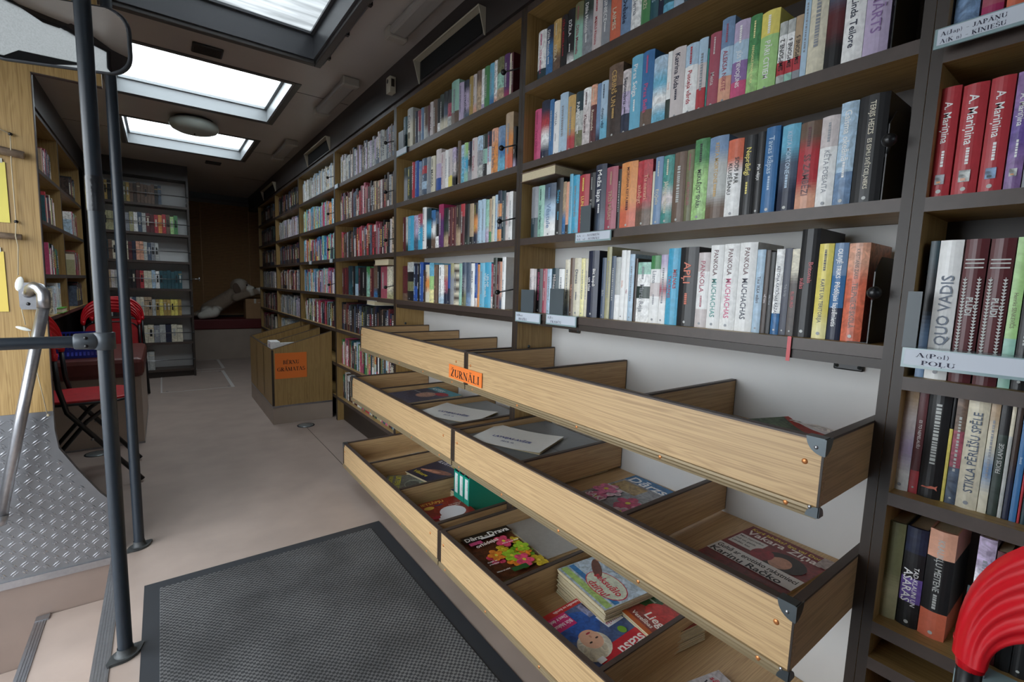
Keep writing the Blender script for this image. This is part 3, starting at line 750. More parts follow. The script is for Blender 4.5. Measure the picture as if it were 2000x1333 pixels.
def toy_dog():
    mt, nt, b = new_mat('plush_fur'); b.inputs['Roughness'].default_value = .95
    tc = N(nt, 'ShaderNodeTexCoord'); last = None
    for (c, rad) in (((.12, -.02, .47), .105), ((.24, -.05, .43), .07), ((.40, -.08, .43), .12), ((.25, -.10, .37), .07), ((-.32, -.12, .05), .15), ((-.17, -.12, .07), .12), ((-.60, 0, .03), .06)):
        d = N(nt, 'ShaderNodeVectorMath', operation='DISTANCE'); d.inputs[1].default_value = c; nt.links.new(tc.outputs['Object'], d.inputs[0])
        mr = N(nt, 'ShaderNodeMapRange'); mr.inputs[1].default_value = rad; mr.inputs[2].default_value = rad*.8; nt.links.new(d.outputs['Value'], mr.inputs[0])
        if last is None: last = mr
        else:
            mxn = N(nt, 'ShaderNodeMath', operation='MAXIMUM'); nt.links.new(last.outputs[0], mxn.inputs[0]); nt.links.new(mr.outputs[0], mxn.inputs[1]); last = mxn
    mix = N(nt, 'ShaderNodeMix', data_type='RGBA'); mix.inputs[6].default_value = (*hexc('998776'), 1); mix.inputs[7].default_value = (*hexc('ece8de'), 1)
    nt.links.new(last.outputs[0], mix.inputs[0]); no = N(nt, 'ShaderNodeTexNoise'); no.inputs['Scale'].default_value = 90; nt.links.new(tc.outputs['Object'], no.inputs['Vector'])
    bp = N(nt, 'ShaderNodeBump'); bp.inputs['Strength'].default_value = .9; bp.inputs['Distance'].default_value = .01; nt.links.new(no.outputs[0], bp.inputs['Height']); nt.links.new(bp.outputs[0], b.inputs['Normal']); nt.links.new(mix.outputs[2], b.inputs['Base Color'])
    r = empty('toy_dog', (.78, 7.78, .557), 0, 'big plush dog lying on the rear bench, forepaws on the box', 'soft toy')
    m = MB()
    def limb(a, b, ra, rb, n=6):
        a, b = Vector(a), Vector(b)
        for k in range(n+1): m.ball(a.lerp(b, k/n), ra+(rb-ra)*k/n, mt, 14)
    limb((-.25, .03, .12), (.04, .02, .33), .115, .10); limb((.04, .02, .33), (.12, 0, .44), .085, .10, 3)       # trunk, neck
    m.ball((.12, -.01, .465), .115, mt, 18, (1.05, .95, .92)); limb((.16, -.03, .44), (.265, -.05, .425), .07, .045, 4)   # head, muzzle
    limb((-.22, -.10, .10), (-.36, -.13, .05), .085, .05, 5); limb((-.22, .13, .10), (-.38, .15, .05), .085, .05, 5)   # haunches and hind paws
    limb((-.40, .02, .06), (-.60, 0, .035), .035, .03, 6)                                                           # tail
    for s in (-.10, .06): limb((.06, s, .30), (.30, s-.02, .385), .06, .05, 6); limb((.30, s-.02, .385), (.40, s-.03, .40), .05, .052, 3)
    o = m.build('body', r); md = o.modifiers.new('skin', 'REMESH'); md.mode = 'VOXEL'; md.voxel_size = .011; md.use_smooth_shade = True; sm = o.modifiers.new('soften', 'SMOOTH'); sm.factor = .6; sm.iterations = 4
    EAR = plain('plush_ear', '6f5c50', .95, bump=.6, bscale=120)
    for s, yy in ((0, -.105), (1, .10)): MB().ball((.075, yy, .42), .06, EAR, 14, (.75, .35, 1.45), Matrix.Rotation(-.25, 3, 'Y')).build('ear', r)
    MB().ball((.305, -.055, .435), .018, BLACK, 10, (1, 1.2, .8)).build('nose', r)
    for yy in (-.09, .035): MB().ball((.20, yy, .475), .012, BLACK, 10).build('eye', r)
toy_dog()

# ---------------------------------------------------------------- book bin for children
def book_bin():
    r = empty('book_bin', (.88, 4.46, 0), 0, 'oak bin for children books with orange sign and beige skirting', 'book bin')
    x0, x1, y0, y1 = -.23, .215, -.54, .54
    MB().box((x0, y0, 0), (x1, y1, .132), LINOB).build('skirting', r)
    m = MB(); m.box((x0-.002, y0-.002, .132), (x1, y0+.01, .146), ALU); m.box((x0-.002, y0+.01, .132), (x0+.01, y1, .146), ALU); m.build('skirting_trim', r)
    zf, zr = .585, .715; T = .016
    def panel(y, name):
        m = MB(); m.prism([(x0, .146), (x1, .146), (x1, zr), (x0, zf)], (0, y, 0), (1, 0, 0), (0, 0, 1), (0, T, 0), OAK_S['z']); m.prism([(x0, zf), (x1, zr), (x1, zr+.003), (x0, zf+.003)], (0, y, 0), (1, 0, 0), (0, 0, 1), (0, T, 0), BROWN); return m.build(name, r)
    panel(y0, 'side_panel'); panel(y1-T, 'side_panel')
    for k in (1, 2): panel(y0+k*.355, 'divider')
    m = MB(); m.box((x0, y0+T, .146), (x0+T, y1-T, zf), OAK_S['z']); m.box((x0, y0+T, zf), (x0+T, y1-T, zf+.003), BROWN); m.build('front_panel', r)
    MB().box((x0-.003, y0-.002, .147), (x0+.013, y0-.0002, zf-.003), DBROWN).build('corner_strip', r)
    MB().box((x0+T, y0+T, .30), (x1, y1-T, .31), OAK_S['y']).build('bottom_panel', r)
    s = empty('orange_sign', (.788, 3.918, .457), 0, 'orange paper sign reading BĒRNU GRĀMATAS on the book bin', 'sign')
    MB().box((-.117, -.0012, -.10), (.112, -.0002, .10), ORANGE).build('paper', s)
    t = MB(); serif(t, 'BĒRNU', (-.002, -.002, .012), (1, 0, 0), (0, 0, 1), .030, INK, .115); serif(t, 'GRĀMATAS', (-.002, -.002, -.042), (1, 0, 0), (0, 0, 1), .030, INK, .20); t.build('lettering', s)
    # what stands in the bin
    def kids(name, loc, size, rz, tilt, c1, label, cat='book'):
        o = empty(name, loc, rz, label, cat); m = MB(); R = Matrix.Rotation(tilt, 3, 'X'); m.obox(R@Vector((0, 0, size[2]/2)), size, R, COV, hc(c1, .5)); m.build('cover', o)
        p = MB(); p.obox(R@Vector((0, 0, size[2]/2+.001)), (size[0]-.006, size[1]*.6, size[2]), R, PAPER); p.build('pages', o)
    o = empty('paper_box', (.70, 3.99, .345), 0, 'white printed paper box standing in the children book bin', 'box')
    m = MB(); m.box((-.045, -.02, 0), (.02, .12, .295), COV, hc('wh', .1)); m.box((.02, -.02, 0), (.16, .0, .285), COV, hc('wh', .1)); m.build('carton', o)
    m = MB()
    for k in range(4): m.box((.035+k*.03, -.0212, .20+.02*(k % 2)), (.052+k*.03, -.0203, .26), COV, hc(('ro', 'pu', 'mr', 'lp')[k]))
    m.box((-.0462, .03, .25), (-.0452, .06, .275), COV, hc('lp')); m.build('print', o)
    kids('picture_book', (.80, 4.10, .312), (.16, .012, .29), .15, .3, 'pu', 'purple picture book leaning in the children book bin')
    kids('picture_book', (.90, 4.135, .312), (.12, .010, .275), -.1, .22, 'sk', 'sky blue picture book beside the purple one in bin')
    kids('picture_book', (1.01, 4.08, .312), (.12, .010, .285), .1, .2, 'lp', 'lilac picture book nearest the bookcase in the bin')

def stroke_font():
    return None
# serif capitals: every stem is a bar, every bar ends in small feet; units: cap height 1
def serif(mb, string, org, u, v, size, m, width, align='c'):
    T, t, F = .19, .07, .10
    def bar(x0, y0, x1, y1, w):
        dx, dy = x1-x0, y1-y0; l = math.hypot(dx, dy) or 1; nx, ny = -dy/l*w/2, dx/l*w/2
        return [[(x0+nx, y0+ny), (x1+nx, y1+ny), (x1-nx, y1-ny), (x0-nx, y0-ny)]]
    def foot(x, y, w=.17): return [[(x-w, y), (x+w, y), (x+w, y+(t if y < .5 else -t)), (x-w, y+(t if y < .5 else -t))]]
    def stem(x, a=0, b=1): return [[(x-T/2, a), (x+T/2, a), (x+T/2, b), (x-T/2, b)]]+foot(x, a)+foot(x, b)
    def arc(cx, cy, rx, ry, a0, a1, w0, w1=None, n=14):
        out = []; w1 = w1 if w1 is not None else w0
        for i in range(n):
            A, B = a0+(a1-a0)*i/n, a0+(a1-a0)*(i+1)/n
            ww = lambda q: t+(w0-t)*abs(math.cos(q))
            P = lambda q, s: (cx+(rx+s*ww(q)/2)*math.cos(q), cy+(ry+s*ww(q)/2*.6)*math.sin(q))
            out.append([P(A, -1), P(B, -1), P(B, 1), P(A, 1)])
        return out
    def L(c):
        if c in 'ĀĒĪŪŠŽČĻŅĶĢāēīūšžčļņ':
            base = {'Ā': 'A', 'Ē': 'E', 'Ī': 'I', 'Ū': 'U', 'Š': 'S', 'Ž': 'Z', 'Č': 'C', 'Ļ': 'L', 'Ņ': 'N', 'Ķ': 'K', 'Ģ': 'G'}[c.upper()]
            g, w = L(base); mx = w/2
            if c in 'ĀĒĪŪ': g = g+[[(mx-.2, 1.12), (mx+.2, 1.12), (mx+.2, 1.2), (mx-.2, 1.2)]]
            elif c in 'ŠŽČ': g = g+bar(mx-.18, 1.27, mx, 1.1, .07)+bar(mx+.18, 1.27, mx, 1.1, .07)
            else: g = g+bar(mx, -.08, mx-.05, -.28, .1)
            return g, w
        if c == 'A': return bar(.1, 0, .42, 1, .06)+bar(.42, 1, .78, 0, T)+bar(.22, .33, .62, .33, .05)+foot(.1, 0, .11)+foot(.78, 0, .16), .92
        if c == 'B': return stem(.18)+arc(.3, .76, .26, .21, -PI/2, PI/2, T)+arc(.3, .27, .32, .24, -PI/2, PI/2, T)+bar(.18, .975, .32, .975, t)+bar(.18, .52, .32, .52, t)+bar(.18, .025, .32, .025, t), .74
        if c == 'E': return stem(.18)+bar(.18, .975, .66, .975, t)+bar(.18, .52, .48, .52, t)+bar(.18, .025, .7, .025, t)+bar(.66, .98, .66, .76, .06)+bar(.7, .02, .7, .26, .06)+bar(.48, .4, .48, .64, .05), .78
        if c == 'R': return stem(.18)+arc(.32, .75, .27, .22, -PI/2, PI/2, T)+bar(.18, .975, .34, .975, t)+bar(.18, .53, .34, .53, t)+bar(.36, .52, .74, .0, T)+foot(.74, 0, .1), .84
        if c == 'N': return bar(.14, 0, .14, 1, .06)+bar(.12, .98, .74, .02, T)+bar(.74, 0, .74, 1, .06)+foot(.14, 0, .13)+foot(.1, 1, .12)+foot(.74, 1, .13), .9
        if c == 'U': return stem(.18, .3, 1)[:1]+foot(.18, 1)+bar(.72, .3, .72, 1, .06)+foot(.72, 1, .13)+arc(.45, .32, .27, .3, PI, 2*PI, T), .88
        if c == 'G': return arc(.48, .5, .38, .47, .75, 2*PI-.5, T)+stem(.76, .04, .42)[:1]+foot(.76, .46, .15)+bar(.76, .98, .76, .72, .05), .92
        if c == 'C': return arc(.48, .5, .38, .47, .75, 2*PI-.75, T)+bar(.76, .98, .76, .72, .05), .86
        if c == 'M': return bar(.14, 0, .14, 1, .06)+bar(.16, .98, .5, .05, T)+bar(.5, .05, .84, .98, .06)+stem(.88)[:1]+foot(.14, 0, .13)+foot(.14, 1, .12)+foot(.88, 0)+foot(.88, 1, .14), 1.06
        if c == 'T': return stem(.38)[:1]+foot(.38, 0)+bar(.04, .975, .72, .975, t)+bar(.05, .98, .05, .72, .05)+bar(.71, .98, .71, .72, .05), .76
        if c == 'S': return arc(.34, .74, .22, .23, .5, 1.5*PI, T)+arc(.34, .27, .24, .25, -PI/2, PI/2*1.0, T)+arc(.34, .27, .26, .25, PI+.3, 1.5*PI, T)+bar(.56, .97, .56, .72, .05)+bar(.08, .02, .08, .3, .05), .66
        if c == 'Z': return bar(.1, .975, .68, .975, t)+bar(.64, .97, .14, .03, T)+bar(.08, .025, .7, .025, t)+bar(.1, .98, .1, .74, .05)+bar(.7, .02, .7, .28, .05), .78
        if c == 'L': return stem(.18)+bar(.18, .025, .68, .025, t)+bar(.68, .02, .68, .28, .05), .74
        if c == 'I': return stem(.2), .42
        if c == 'P': return stem(.18)+arc(.32, .73, .28, .24, -PI/2, PI/2, T)+bar(.18, .975, .34, .975, t)+bar(.18, .49, .34, .49, t), .72
        if c == 'J': return stem(.34, .25, 1)[:1]+foot(.34, 1)+arc(.2, .25, .15, .22, PI+.4, 2*PI, T), .52
        if c == 'O': return arc(.46, .5, .37, .47, 0, 2*PI, T, n=24), .92
        if c == 'K': return stem(.18)+bar(.24, .45, .66, .97, .06)+bar(.36, .58, .76, .02, T)+foot(.76, 0, .12)+foot(.66, 1, .12), .86
        if c == 'F': return stem(.18)+bar(.18, .975, .66, .975, t)+bar(.18, .52, .48, .52, t)+bar(.66, .98, .66, .74, .06), .7
        if c == 'V': return bar(.1, 1, .42, 0, T)+bar(.42, 0, .74, 1, .06)+foot(.1, 1)+foot(.74, 1, .12), .84
        if c == '(': return arc(.42, .4, .28, .62, PI*.68, PI*1.32, .08), .34
        if c == ')': return arc(-.1, .4, .28, .62, -PI*.32, PI*.32, .08), .34
        if c == '–': return bar(.05, .38, .45, .38, .06), .5
        if c == 'a': return arc(.26, .22, .16, .2, 0, 2*PI, .1)+bar(.46, 0, .46, .5, .1)+bar(.14, .56, .46, .56, .05), .58
        if c == 'p': return bar(.14, -.26, .14, .62, .1)+arc(.32, .3, .17, .27, 0, 2*PI, .1), .6
        if c == 'o': return arc(.28, .3, .19, .27, 0, 2*PI, .1), .56
        if c == 'l': return bar(.14, 0, .14, 1, .1)+foot(.14, 0, .1), .3
        if c == 'm': return bar(.12, 0, .12, .6, .1)+bar(.4, 0, .4, .5, .1)+bar(.68, 0, .68, .5, .1)+bar(.12, .57, .68, .57, .07), .82
        if c == 'n': return bar(.12, 0, .12, .6, .1)+bar(.42, 0, .42, .5, .1)+bar(.12, .57, .42, .57, .07), .56
        if c == 'r': return bar(.12, 0, .12, .6, .1)+bar(.14, .5, .36, .57, .08), .4
        if c == 'z': return bar(.05, .57, .4, .57, .06)+bar(.4, .55, .05, .04, .09)+bar(.05, .03, .42, .03, .06), .48
        return [], .4
    x = 0; pol = []
    for c in string:
        g, w = L(c); pol += [[(px+x, py) for px, py in q] for q in g]; x += w+.06
    x -= .06; k = width/x; off = -width/2 if align == 'c' else 0
    org, u, v = Vector(org), Vector(u).normalized(), Vector(v).normalized(); nrm = u.cross(v)
    for i, q in enumerate(pol):
        n = mb.vs([org+u*(p[0]*k+off)+v*(p[1]*size)+nrm*(i % 5)*.00002 for p in q]); mb.face([n+i2 for i2 in range(len(q))], m)
book_bin()
# ---------------------------------------------------------------- entrance partition, poles, mirror, rail
def partition():
    TREAD = plain('tread_plate_metal', '7b7c7f', .38, .7, noise=.12, nscale=8); TB = plain('tread_bar_metal', 'cfd0d3', .22, .85)
    r = empty('partition', (-.5, 2.38, 0), 0, 'oak partition with aluminium tread plate beside the entrance steps', 'partition')
    P = lambda x: x+.5
    MB().prism([(P(-.97), .603), (P(-.343), .602), (P(-.332), 1.80), (P(-.145), 1.80), (P(-.145), 2.315), (P(-.97), 2.315)], (0, 0, 0), (1, 0, 0), (0, 0, 1), (0, .02, 0), OAK_S['z']).build('wood_panel', r)
    m = MB(); m.prism([(P(-.3435), .602), (P(-.341), .602), (P(-.330), 1.80), (P(-.3325), 1.80)], (0, -.001, 0), (1, 0, 0), (0, 0, 1), (0, .022, 0), BROWN); m.box((P(-.333), -.001, 1.797), (P(-.145), .021, 1.80), BROWN); m.build('edge_strip', r)
    edge = [(-.97, -.018), (-.20, -.018), (-.172, .003), (-.171, .154), (-.190, .205), (-.228, .255), (-.291, .367), (-.336, .457), (-.343, .527), (-.343, .602), (-.97, .603)]
    m = MB(); m.prism([(P(x), z) for x, z in edge], (0, -.003, 0), (1, 0, 0), (0, 0, 1), (0, .024, 0), TREAD)
    def inside(x, z):
        c = False; n = len(edge)
        for i in range(n):
            (x0, y0), (x1, y1) = edge[i], edge[(i+1) % n]
            if (y0 > z) != (y1 > z) and x < (x1-x0)*(z-y0)/(y1-y0)+x0: c = not c
        return c
    s = .0285
    for i in range(-2, 30):
        for j in range(0, 24):
            x, z = -.965+i*s, .005+j*s
            if not (inside(x-.02, z-.012) and inside(x+.02, z+.014) and inside(x+.02, z-.014)): continue
            a = math.radians(38) if (i+j) % 2 else math.radians(-50)
            d = Vector((math.cos(a), 0, math.sin(a))); q = Vector((-math.sin(a), 0, math.cos(a)))
            for o in ((-.0042, .0042) if (i+j) % 2 else (-.0042, .0042)):
                c = Vector((P(x), -.003, z))+q*o; L, w, h = .0135, .0024, .0032
                n = m.vs([c-d*L, c-q*w, c+d*L, c+q*w, c-d*L*.5+Vector((0, -h, 0)), c+d*L*.5+Vector((0, -h, 0))])
                for f in ((0, 1, 4), (1, 5, 4), (1, 2, 5), (2, 3, 5), (3, 4, 5), (3, 0, 4)): m.face([n+k for k in f], TB)
    m.build('tread_plate', r)
    m = MB(); m.box((P(-.97), -.012, -.045), (P(-.205), -.003, -.018), ALU); m.build('edge_profile', r)
partition()
def papers():
    YP = plain('yellow_paper', 'd9cb62', .6); YP2 = plain('warm_yellow_paper', 'd8bf5c', .6); TAPE = plain('clear_tape', 'c0bdb0', .25)
    o = empty('yellow_note', (-.60, 2.378, 1.28), 0, 'pale yellow sheet pinned to the oak partition beneath the upper stick', 'paper')
    MB().box((-.12, -.0015, 0), (.188, -.0005, .203), YP).build('sheet', o)
    m = MB(); m.box((.13, -.002, .20), (.182, -.0016, .215), TAPE); m.build('tape', o)
    o = empty('yellow_note', (-.60, 2.378, .972), 0, 'warm yellow sheet taped to the oak partition beneath the lower stick', 'paper')
    MB().box((-.13, -.0015, 0), (.166, -.0005, .208), YP2).build('sheet', o); MB().box((.12, -.002, .206), (.16, -.0016, .222), TAPE).build('tape', o)
    DRIFT = plain('driftwood', '9a8673', .8, noise=.3, nscale=60, bump=.5, bscale=60); TW = plain('jute_twine', 'b5aa92', .9); SH = plain('white_shell', 'd9dad3', .5); LEAF = plain('dried_leaf', '5f7a34', .7)
    r = empty('hanging_decoration', (-.5, 2.374, 1.5), 0, 'driftwood sticks and white shells on twine, hung on the partition', 'wall decoration')
    MB().tube([(-.12, -.012, .03), (.0, -.013, .028), (.138, -.012, .012)], [.017, .0165, .013], DRIFT, 9).build('stick', r)
    MB().tube([(-.12, -.012, -.262), (.0, -.012, -.262), (.116, -.012, -.268)], [.013, .0125, .010], DRIFT, 9).build('stick', r)
    t = MB(); t.tube([(.108, -.004, .078), (.11, -.026, .03), (.105, -.008, -.02), (.104, -.005, -.215), (.103, -.024, -.265), (.104, -.006, -.30), (.098, -.006, -.40)], .0016, TW, 6)
    t.tube([(.098, -.006, -.47), (.10, -.01, -.52), (.106, -.008, -.575)], .0016, TW, 6); t.tube([(.112, -.006, -.60), (.125, -.006, -.75), (.142, -.006, -.905)], .0016, TW, 6); t.tube([(.108, -.005, .078), (.08, -.01, .09), (.04, -.008, .10)], .0015, TW, 6); t.build('twine', r)
    MB().ball((.145, -.008, -.91), .005, TW, 8).build('knot', r)
    for x, z in ((.108, .078), (.104, -.215)): MB().ball((x, -.004, z), .006, BLACK, 10).build('pin', r)
    for c, R, sc in (((.100, -.010, -.43), Matrix.Rotation(.2, 3, 'Y'), (.55, .18, 1.25)), ((.100, -.010, -.588), Matrix.Rotation(-1.2, 3, 'Y'), (.3, .15, 1.0))): MB().ball(c, .021, SH, 12, sc, R).build('shell', r)
    MB().ball((.045, -.012, .085), .02, LEAF, 8, (1.3, .15, .6)).build('leaf', r)
papers()
def poles():
    TAPE = plain('black_tape', '15171b', .3, bump=.5, bscale=90); CL = plain('grey_clamp', '464b50', .4, .3)
    FL = plain('worn_flange', '3a3d3e', .55, .2, noise=.5, nscale=50)
    def base(r):
        MB().prism([(.042*math.cos(t), .030*math.sin(t)) if abs(math.cos(t)) < .75 else (.052*math.cos(t), .018*math.sin(t)) for t in [2*PI*k/20 for k in range(20)]], (0, 0, .001), (.8, .6, 0), (-.6, .8, 0), (0, 0, .008), FL).build('base_flange', r)
        MB().lathe([(.019, .03), (.021, .012), (.027, .009)], (0, 0, 0), FL).build('weld_collar', r)
    r = empty('grab_pole', (-.130, 1.674, 0), 0, 'dark blue grab pole with clamp, nearest the doormat', 'pole')
    MB().lathe([(.0175, .009), (.0175, CZ-.001)], (0, 0, 0), POLE, 24).build('pole', r); base(r)
    m = MB(); m.lathe([(.0183, 1.275), (.019, 1.28), (.019, 1.33), (.0187, 1.335), (.019, 1.36), (.0183, 1.365)], (0, 0, 0), TAPE, 24); m.build('tape_wrap', r)
    m = MB(); m.lathe([(.018, -.024), (.0235, -.022), (.0235, .022), (.018, .024)], (0, 0, .932), CL, 24); m.lathe([(.0185, 0), (.021, .004), (.0235, .045), (.019, .05)], (-.062, 0, .932), CL, 24, (1, 0, 0)); clampo = m.build('clamp', r)
    for s in (.011, -.011): MB().lathe([(.0005, .002), (.0042, .0018), (.0046, 0)], (-.036, -.0215, .932+s), BLACK, 10, (0, -1, 0)).build('screw', clampo)
    MB().lathe([(.0155, -.85), (.0155, -.03)], (0, 0, .932), POLE, 20, (1, 0, 0)).build('horizontal_rail', r)
    r = empty('grab_pole', (-.118, 2.362, 0), 0, 'dark blue grab pole standing at the partition edge', 'pole')
    MB().lathe([(.0175, .009), (.0175, CZ-.001)], (0, 0, 0), POLE, 24).build('pole', r); base(r)
    # silver handrail on the partition
    r = empty('handrail', (-.5, 2.30, 0), 0, 'slanting silver handrail bolted to the oak partition', 'handrail')
    m = MB(); pts = [(.128, .03, 1.04), (.134, .018, 1.055), (.145, .005, 1.062), (.158, -.004, 1.058), (.168, -.008, 1.040), (.168, -.008, 1.018), (.166, -.006, .99)]
    m.tube(pts, [.015, .017, .018, .0185, .0185, .0185, .018], ALU, 16); m.build('elbow', r)
    MB().tube([(.166, -.006, .992), (.095, -.01, .64), (.020, -.02, .265)], .0165, ALU, 18).build('tube', r)
    MB().tube([(.022, -.02, .275), (.018, -.02, .25), (.0, -.01, .243), (-.03, .0, .245)], .019, ALU, 14).build('end_fitting', r)
    MB().prism([(-.018, -.05), (.018, -.05), (.022, -.04), (.022, .03), (.012, .045), (-.012, .045), (-.022, .03), (-.022, -.04)], (.118, .070, 1.03), (1, 0, 0), (0, 0, 1), (0, -.008, 0), ALU).build('flange', r)
    for z in (1.045, 1.0): MB().lathe([(.0005, .003), (.005, .002), (.006, 0)], (.118, .062, z), BLACK, 10, (0, -1, 0)).build('screw', r)
    MB().tube([(.118, .062, 1.035), (.124, .045, 1.04), (.128, .028, 1.045)], .014, ALU, 12).build('stem', r)
    # convex driver mirror hanging behind the first pole
    MIR, nt, b = new_mat('mirror_glass'); b.inputs['Base Color'].default_value = (.85, .87, .88, 1); b.inputs['Metallic'].default_value = 1; b.inputs['Roughness'].default_value = .02
    a = Vector((-.356, 1.99, 1.79)); bb = Vector((-.058, 1.885, 1.79)); u = (bb-a).normalized(); L = (bb-a).length
    r = empty('convex_mirror', (a+bb)/2, math.atan2(u.y, u.x), 'wide rounded interior mirror with black rim behind the near pole', 'mirror')
    hw, hh, rad = L/2+.015, .088, .055; NU, NV = 28, 10
    def outline(hw, hh, rad, n=8):
        o = []
        for cx, cz, s in ((hw-rad, hh-rad, 0), (-hw+rad, hh-rad, 1), (-hw+rad, -hh+rad, 2), (hw-rad, -hh+rad, 3)):
            for k in range(n+1): t = PI/2*(s+k/n); o.append((cx+rad*math.cos(t), cz+rad*math.sin(t)))
        return o
    T = Matrix.Rotation(.0, 3, 'X')
    o1, n = outline(hw, hh, rad), 0; m = MB(); dome = lambda x, z: -.006-.010*(1-(x/hw)**2)-.003*(1-(z/hh)**2)
    rings = []
    for k in range(9):
        f = 1-k/8.; rings.append(m.vs([T@Vector((x*f, dome(x*f, z*f), z*f)) for x, z in o1])) if f > 0 else None
    K = len(o1)
    for p, q in zip(rings, rings[1:]):
        for k in range(K): j = (k+1) % K; m.face([p+k, p+j, q+j, q+k], MIR, None, True)
    c = m.vs([T@Vector((0, dome(0, 0), 0))])
    for k in range(K): m.face([rings[-1]+k, rings[-1]+(k+1) % K, c], MIR, None, True)
    m.build('glass', r)
    m = MB(); m.tube([T@Vector((x, -.005, z)) for x, z in o1]+[T@Vector((o1[0][0], -.005, o1[0][1])), T@Vector((o1[1][0], -.005, o1[1][1]))], .0062, RUBBER, 8); m.build('rim', r)
    m = MB(); m.prism(outline(hw, hh, rad), T@Vector((0, -.003, 0)), (1, 0, 0), T@Vector((0, 0, 1)), T@Vector((0, .014, 0)), RUBBER); m.build('backing', r)
    MB().tube([T@Vector((.02, .01, .03)), (.03, .05, .15), (.02, .09, .52)], .008, STEEL, 10).build('arm', r)
poles()

# ---------------------------------------------------------------- on the ceiling and the fascia
def overhead():
    r = empty('round_lamp', (.255, 4.50, CZ), 0, 'round white ceiling lamp between the two rear skylights', 'lamp')
    MB().lathe([(.001, -.012), (.10, -.012), (.125, -.001), (.12, 0)], (0, 0, 0), DBROWN).build('base', r)
    MB().lathe([(.001, -.105), (.06, -.104), (.115, -.096), (.145, -.082), (.160, -.062), (.163, -.045), (.156, -.026), (.13, -.013), (.09, -.010)], (0, 0, 0), SHADEW, 40).build('shade', r)
    MB().lathe([(.001, -.12), (.004, -.116), (.006, -.106)], (0, 0, 0), DBROWN).build('finial', r)
    TB = plain('tube_lamp_cover', '97908a', .3); EC = plain('tube_lamp_end', 'a39a8e', .4)
    for y0, y1, l in ((1.30, 2.31, 'long tube lamp housing above the near vent'), (2.94, 3.62, 'tube lamp housing above the small cream sensor'), (4.52, 5.20, 'short tube lamp housing far back near the second vent')):
        r = empty('tube_lamp', (.955, (y0+y1)/2, CZ), 0, l, 'lamp', 'tube lamps along the ceiling edge'); h = (y1-y0)/2
        MB().box((-.045, -h+.05, -.042), (.045, h-.05, -.001), TB).build('diffuser', r, bevel=.016)
        for s in (-1, 1): MB().box((-.05, min(s*h, s*(h-.06)), -.05), (.05, max(s*h, s*(h-.06)), -.001), EC).build('end_cap', r, bevel=.008)
    GR = plain('dark_grille', '2d2a28', .5)
    for x, y, w, l in ((.25, 3.12, .07, 'dark speaker grille on the ceiling between the first two skylights'), (.49, 5.98, .07, 'small dark grille on ceiling behind the last skylight')):
        r = empty('speaker_grille', (x, y, CZ), 0, l, 'speaker'); MB().box((-w, -.06, -.012), (w, .06, -.001), GR).build('cover', r, bevel=.01)
        m = MB()
        for k in range(9): m.box((-w+.01, -.05+k*.0115, -.0135), (w-.01, -.046+k*.0115, -.0122), DBROWN)
        m.build('ribs', r)
    for (a, b, l) in ((1.70, 2.30, 'long black vent slot with cream bracket frame nearest the camera'), (3.87, 4.55, 'second vent slot with cream bracket frame along the fascia'), (6.02, 6.80, 'farthest vent slot with cream frame near the back')):
        r = empty('vent', (XF-.012, (a+b)/2, 2.18), 0, l, 'vent', 'vents along the fascia'); h = (b-a)/2
        MB().box((-.004, -h+.02, -.05), (-.0005, h-.02, .035), plain('vent_black', '050505', .9) if 'vent_black' not in MATS else MATS['vent_black']).build('slot', r)
        m = MB(); m.box((-.034, -h, .038), (0, h, .041), CREAM); m.box((-.036, -h, .034), (-.034, h, .041), CREAM); m.build('top_flange', r)
        for s in (-1, 1): MB().prism([(-.036, .04), (0, .04), (0, -.065), (-.005, -.065)], (0, s*h-.002, 0), (1, 0, 0), (0, 0, 1), (0, .004, 0), CREAM).build('bracket', r)
        for k in range(4): MB().ball((-.025, -h+.06+k*(2*h-.12)/3, .043), .004, BLACK, 8).build('screw', r)
    r = empty('sensor_box', (XF-.013, 2.625, 2.16), 0, 'small cream sensor box with round hole on the dark fascia', 'sensor')
    MB().box((-.036, -.028, 0), (0, .028, .085), CREAM).build('housing', r, bevel=.004)
    MB().lathe([(.001, .0012), (.011, .001), (.012, 0)], (-.036, .006, .062), BLACK, 16, (-1, 0, 0)).build('opening', r); MB().box((-.028, -.0295, .03), (-.010, -.028, .07), DBROWN).build('grille', r)
overhead()

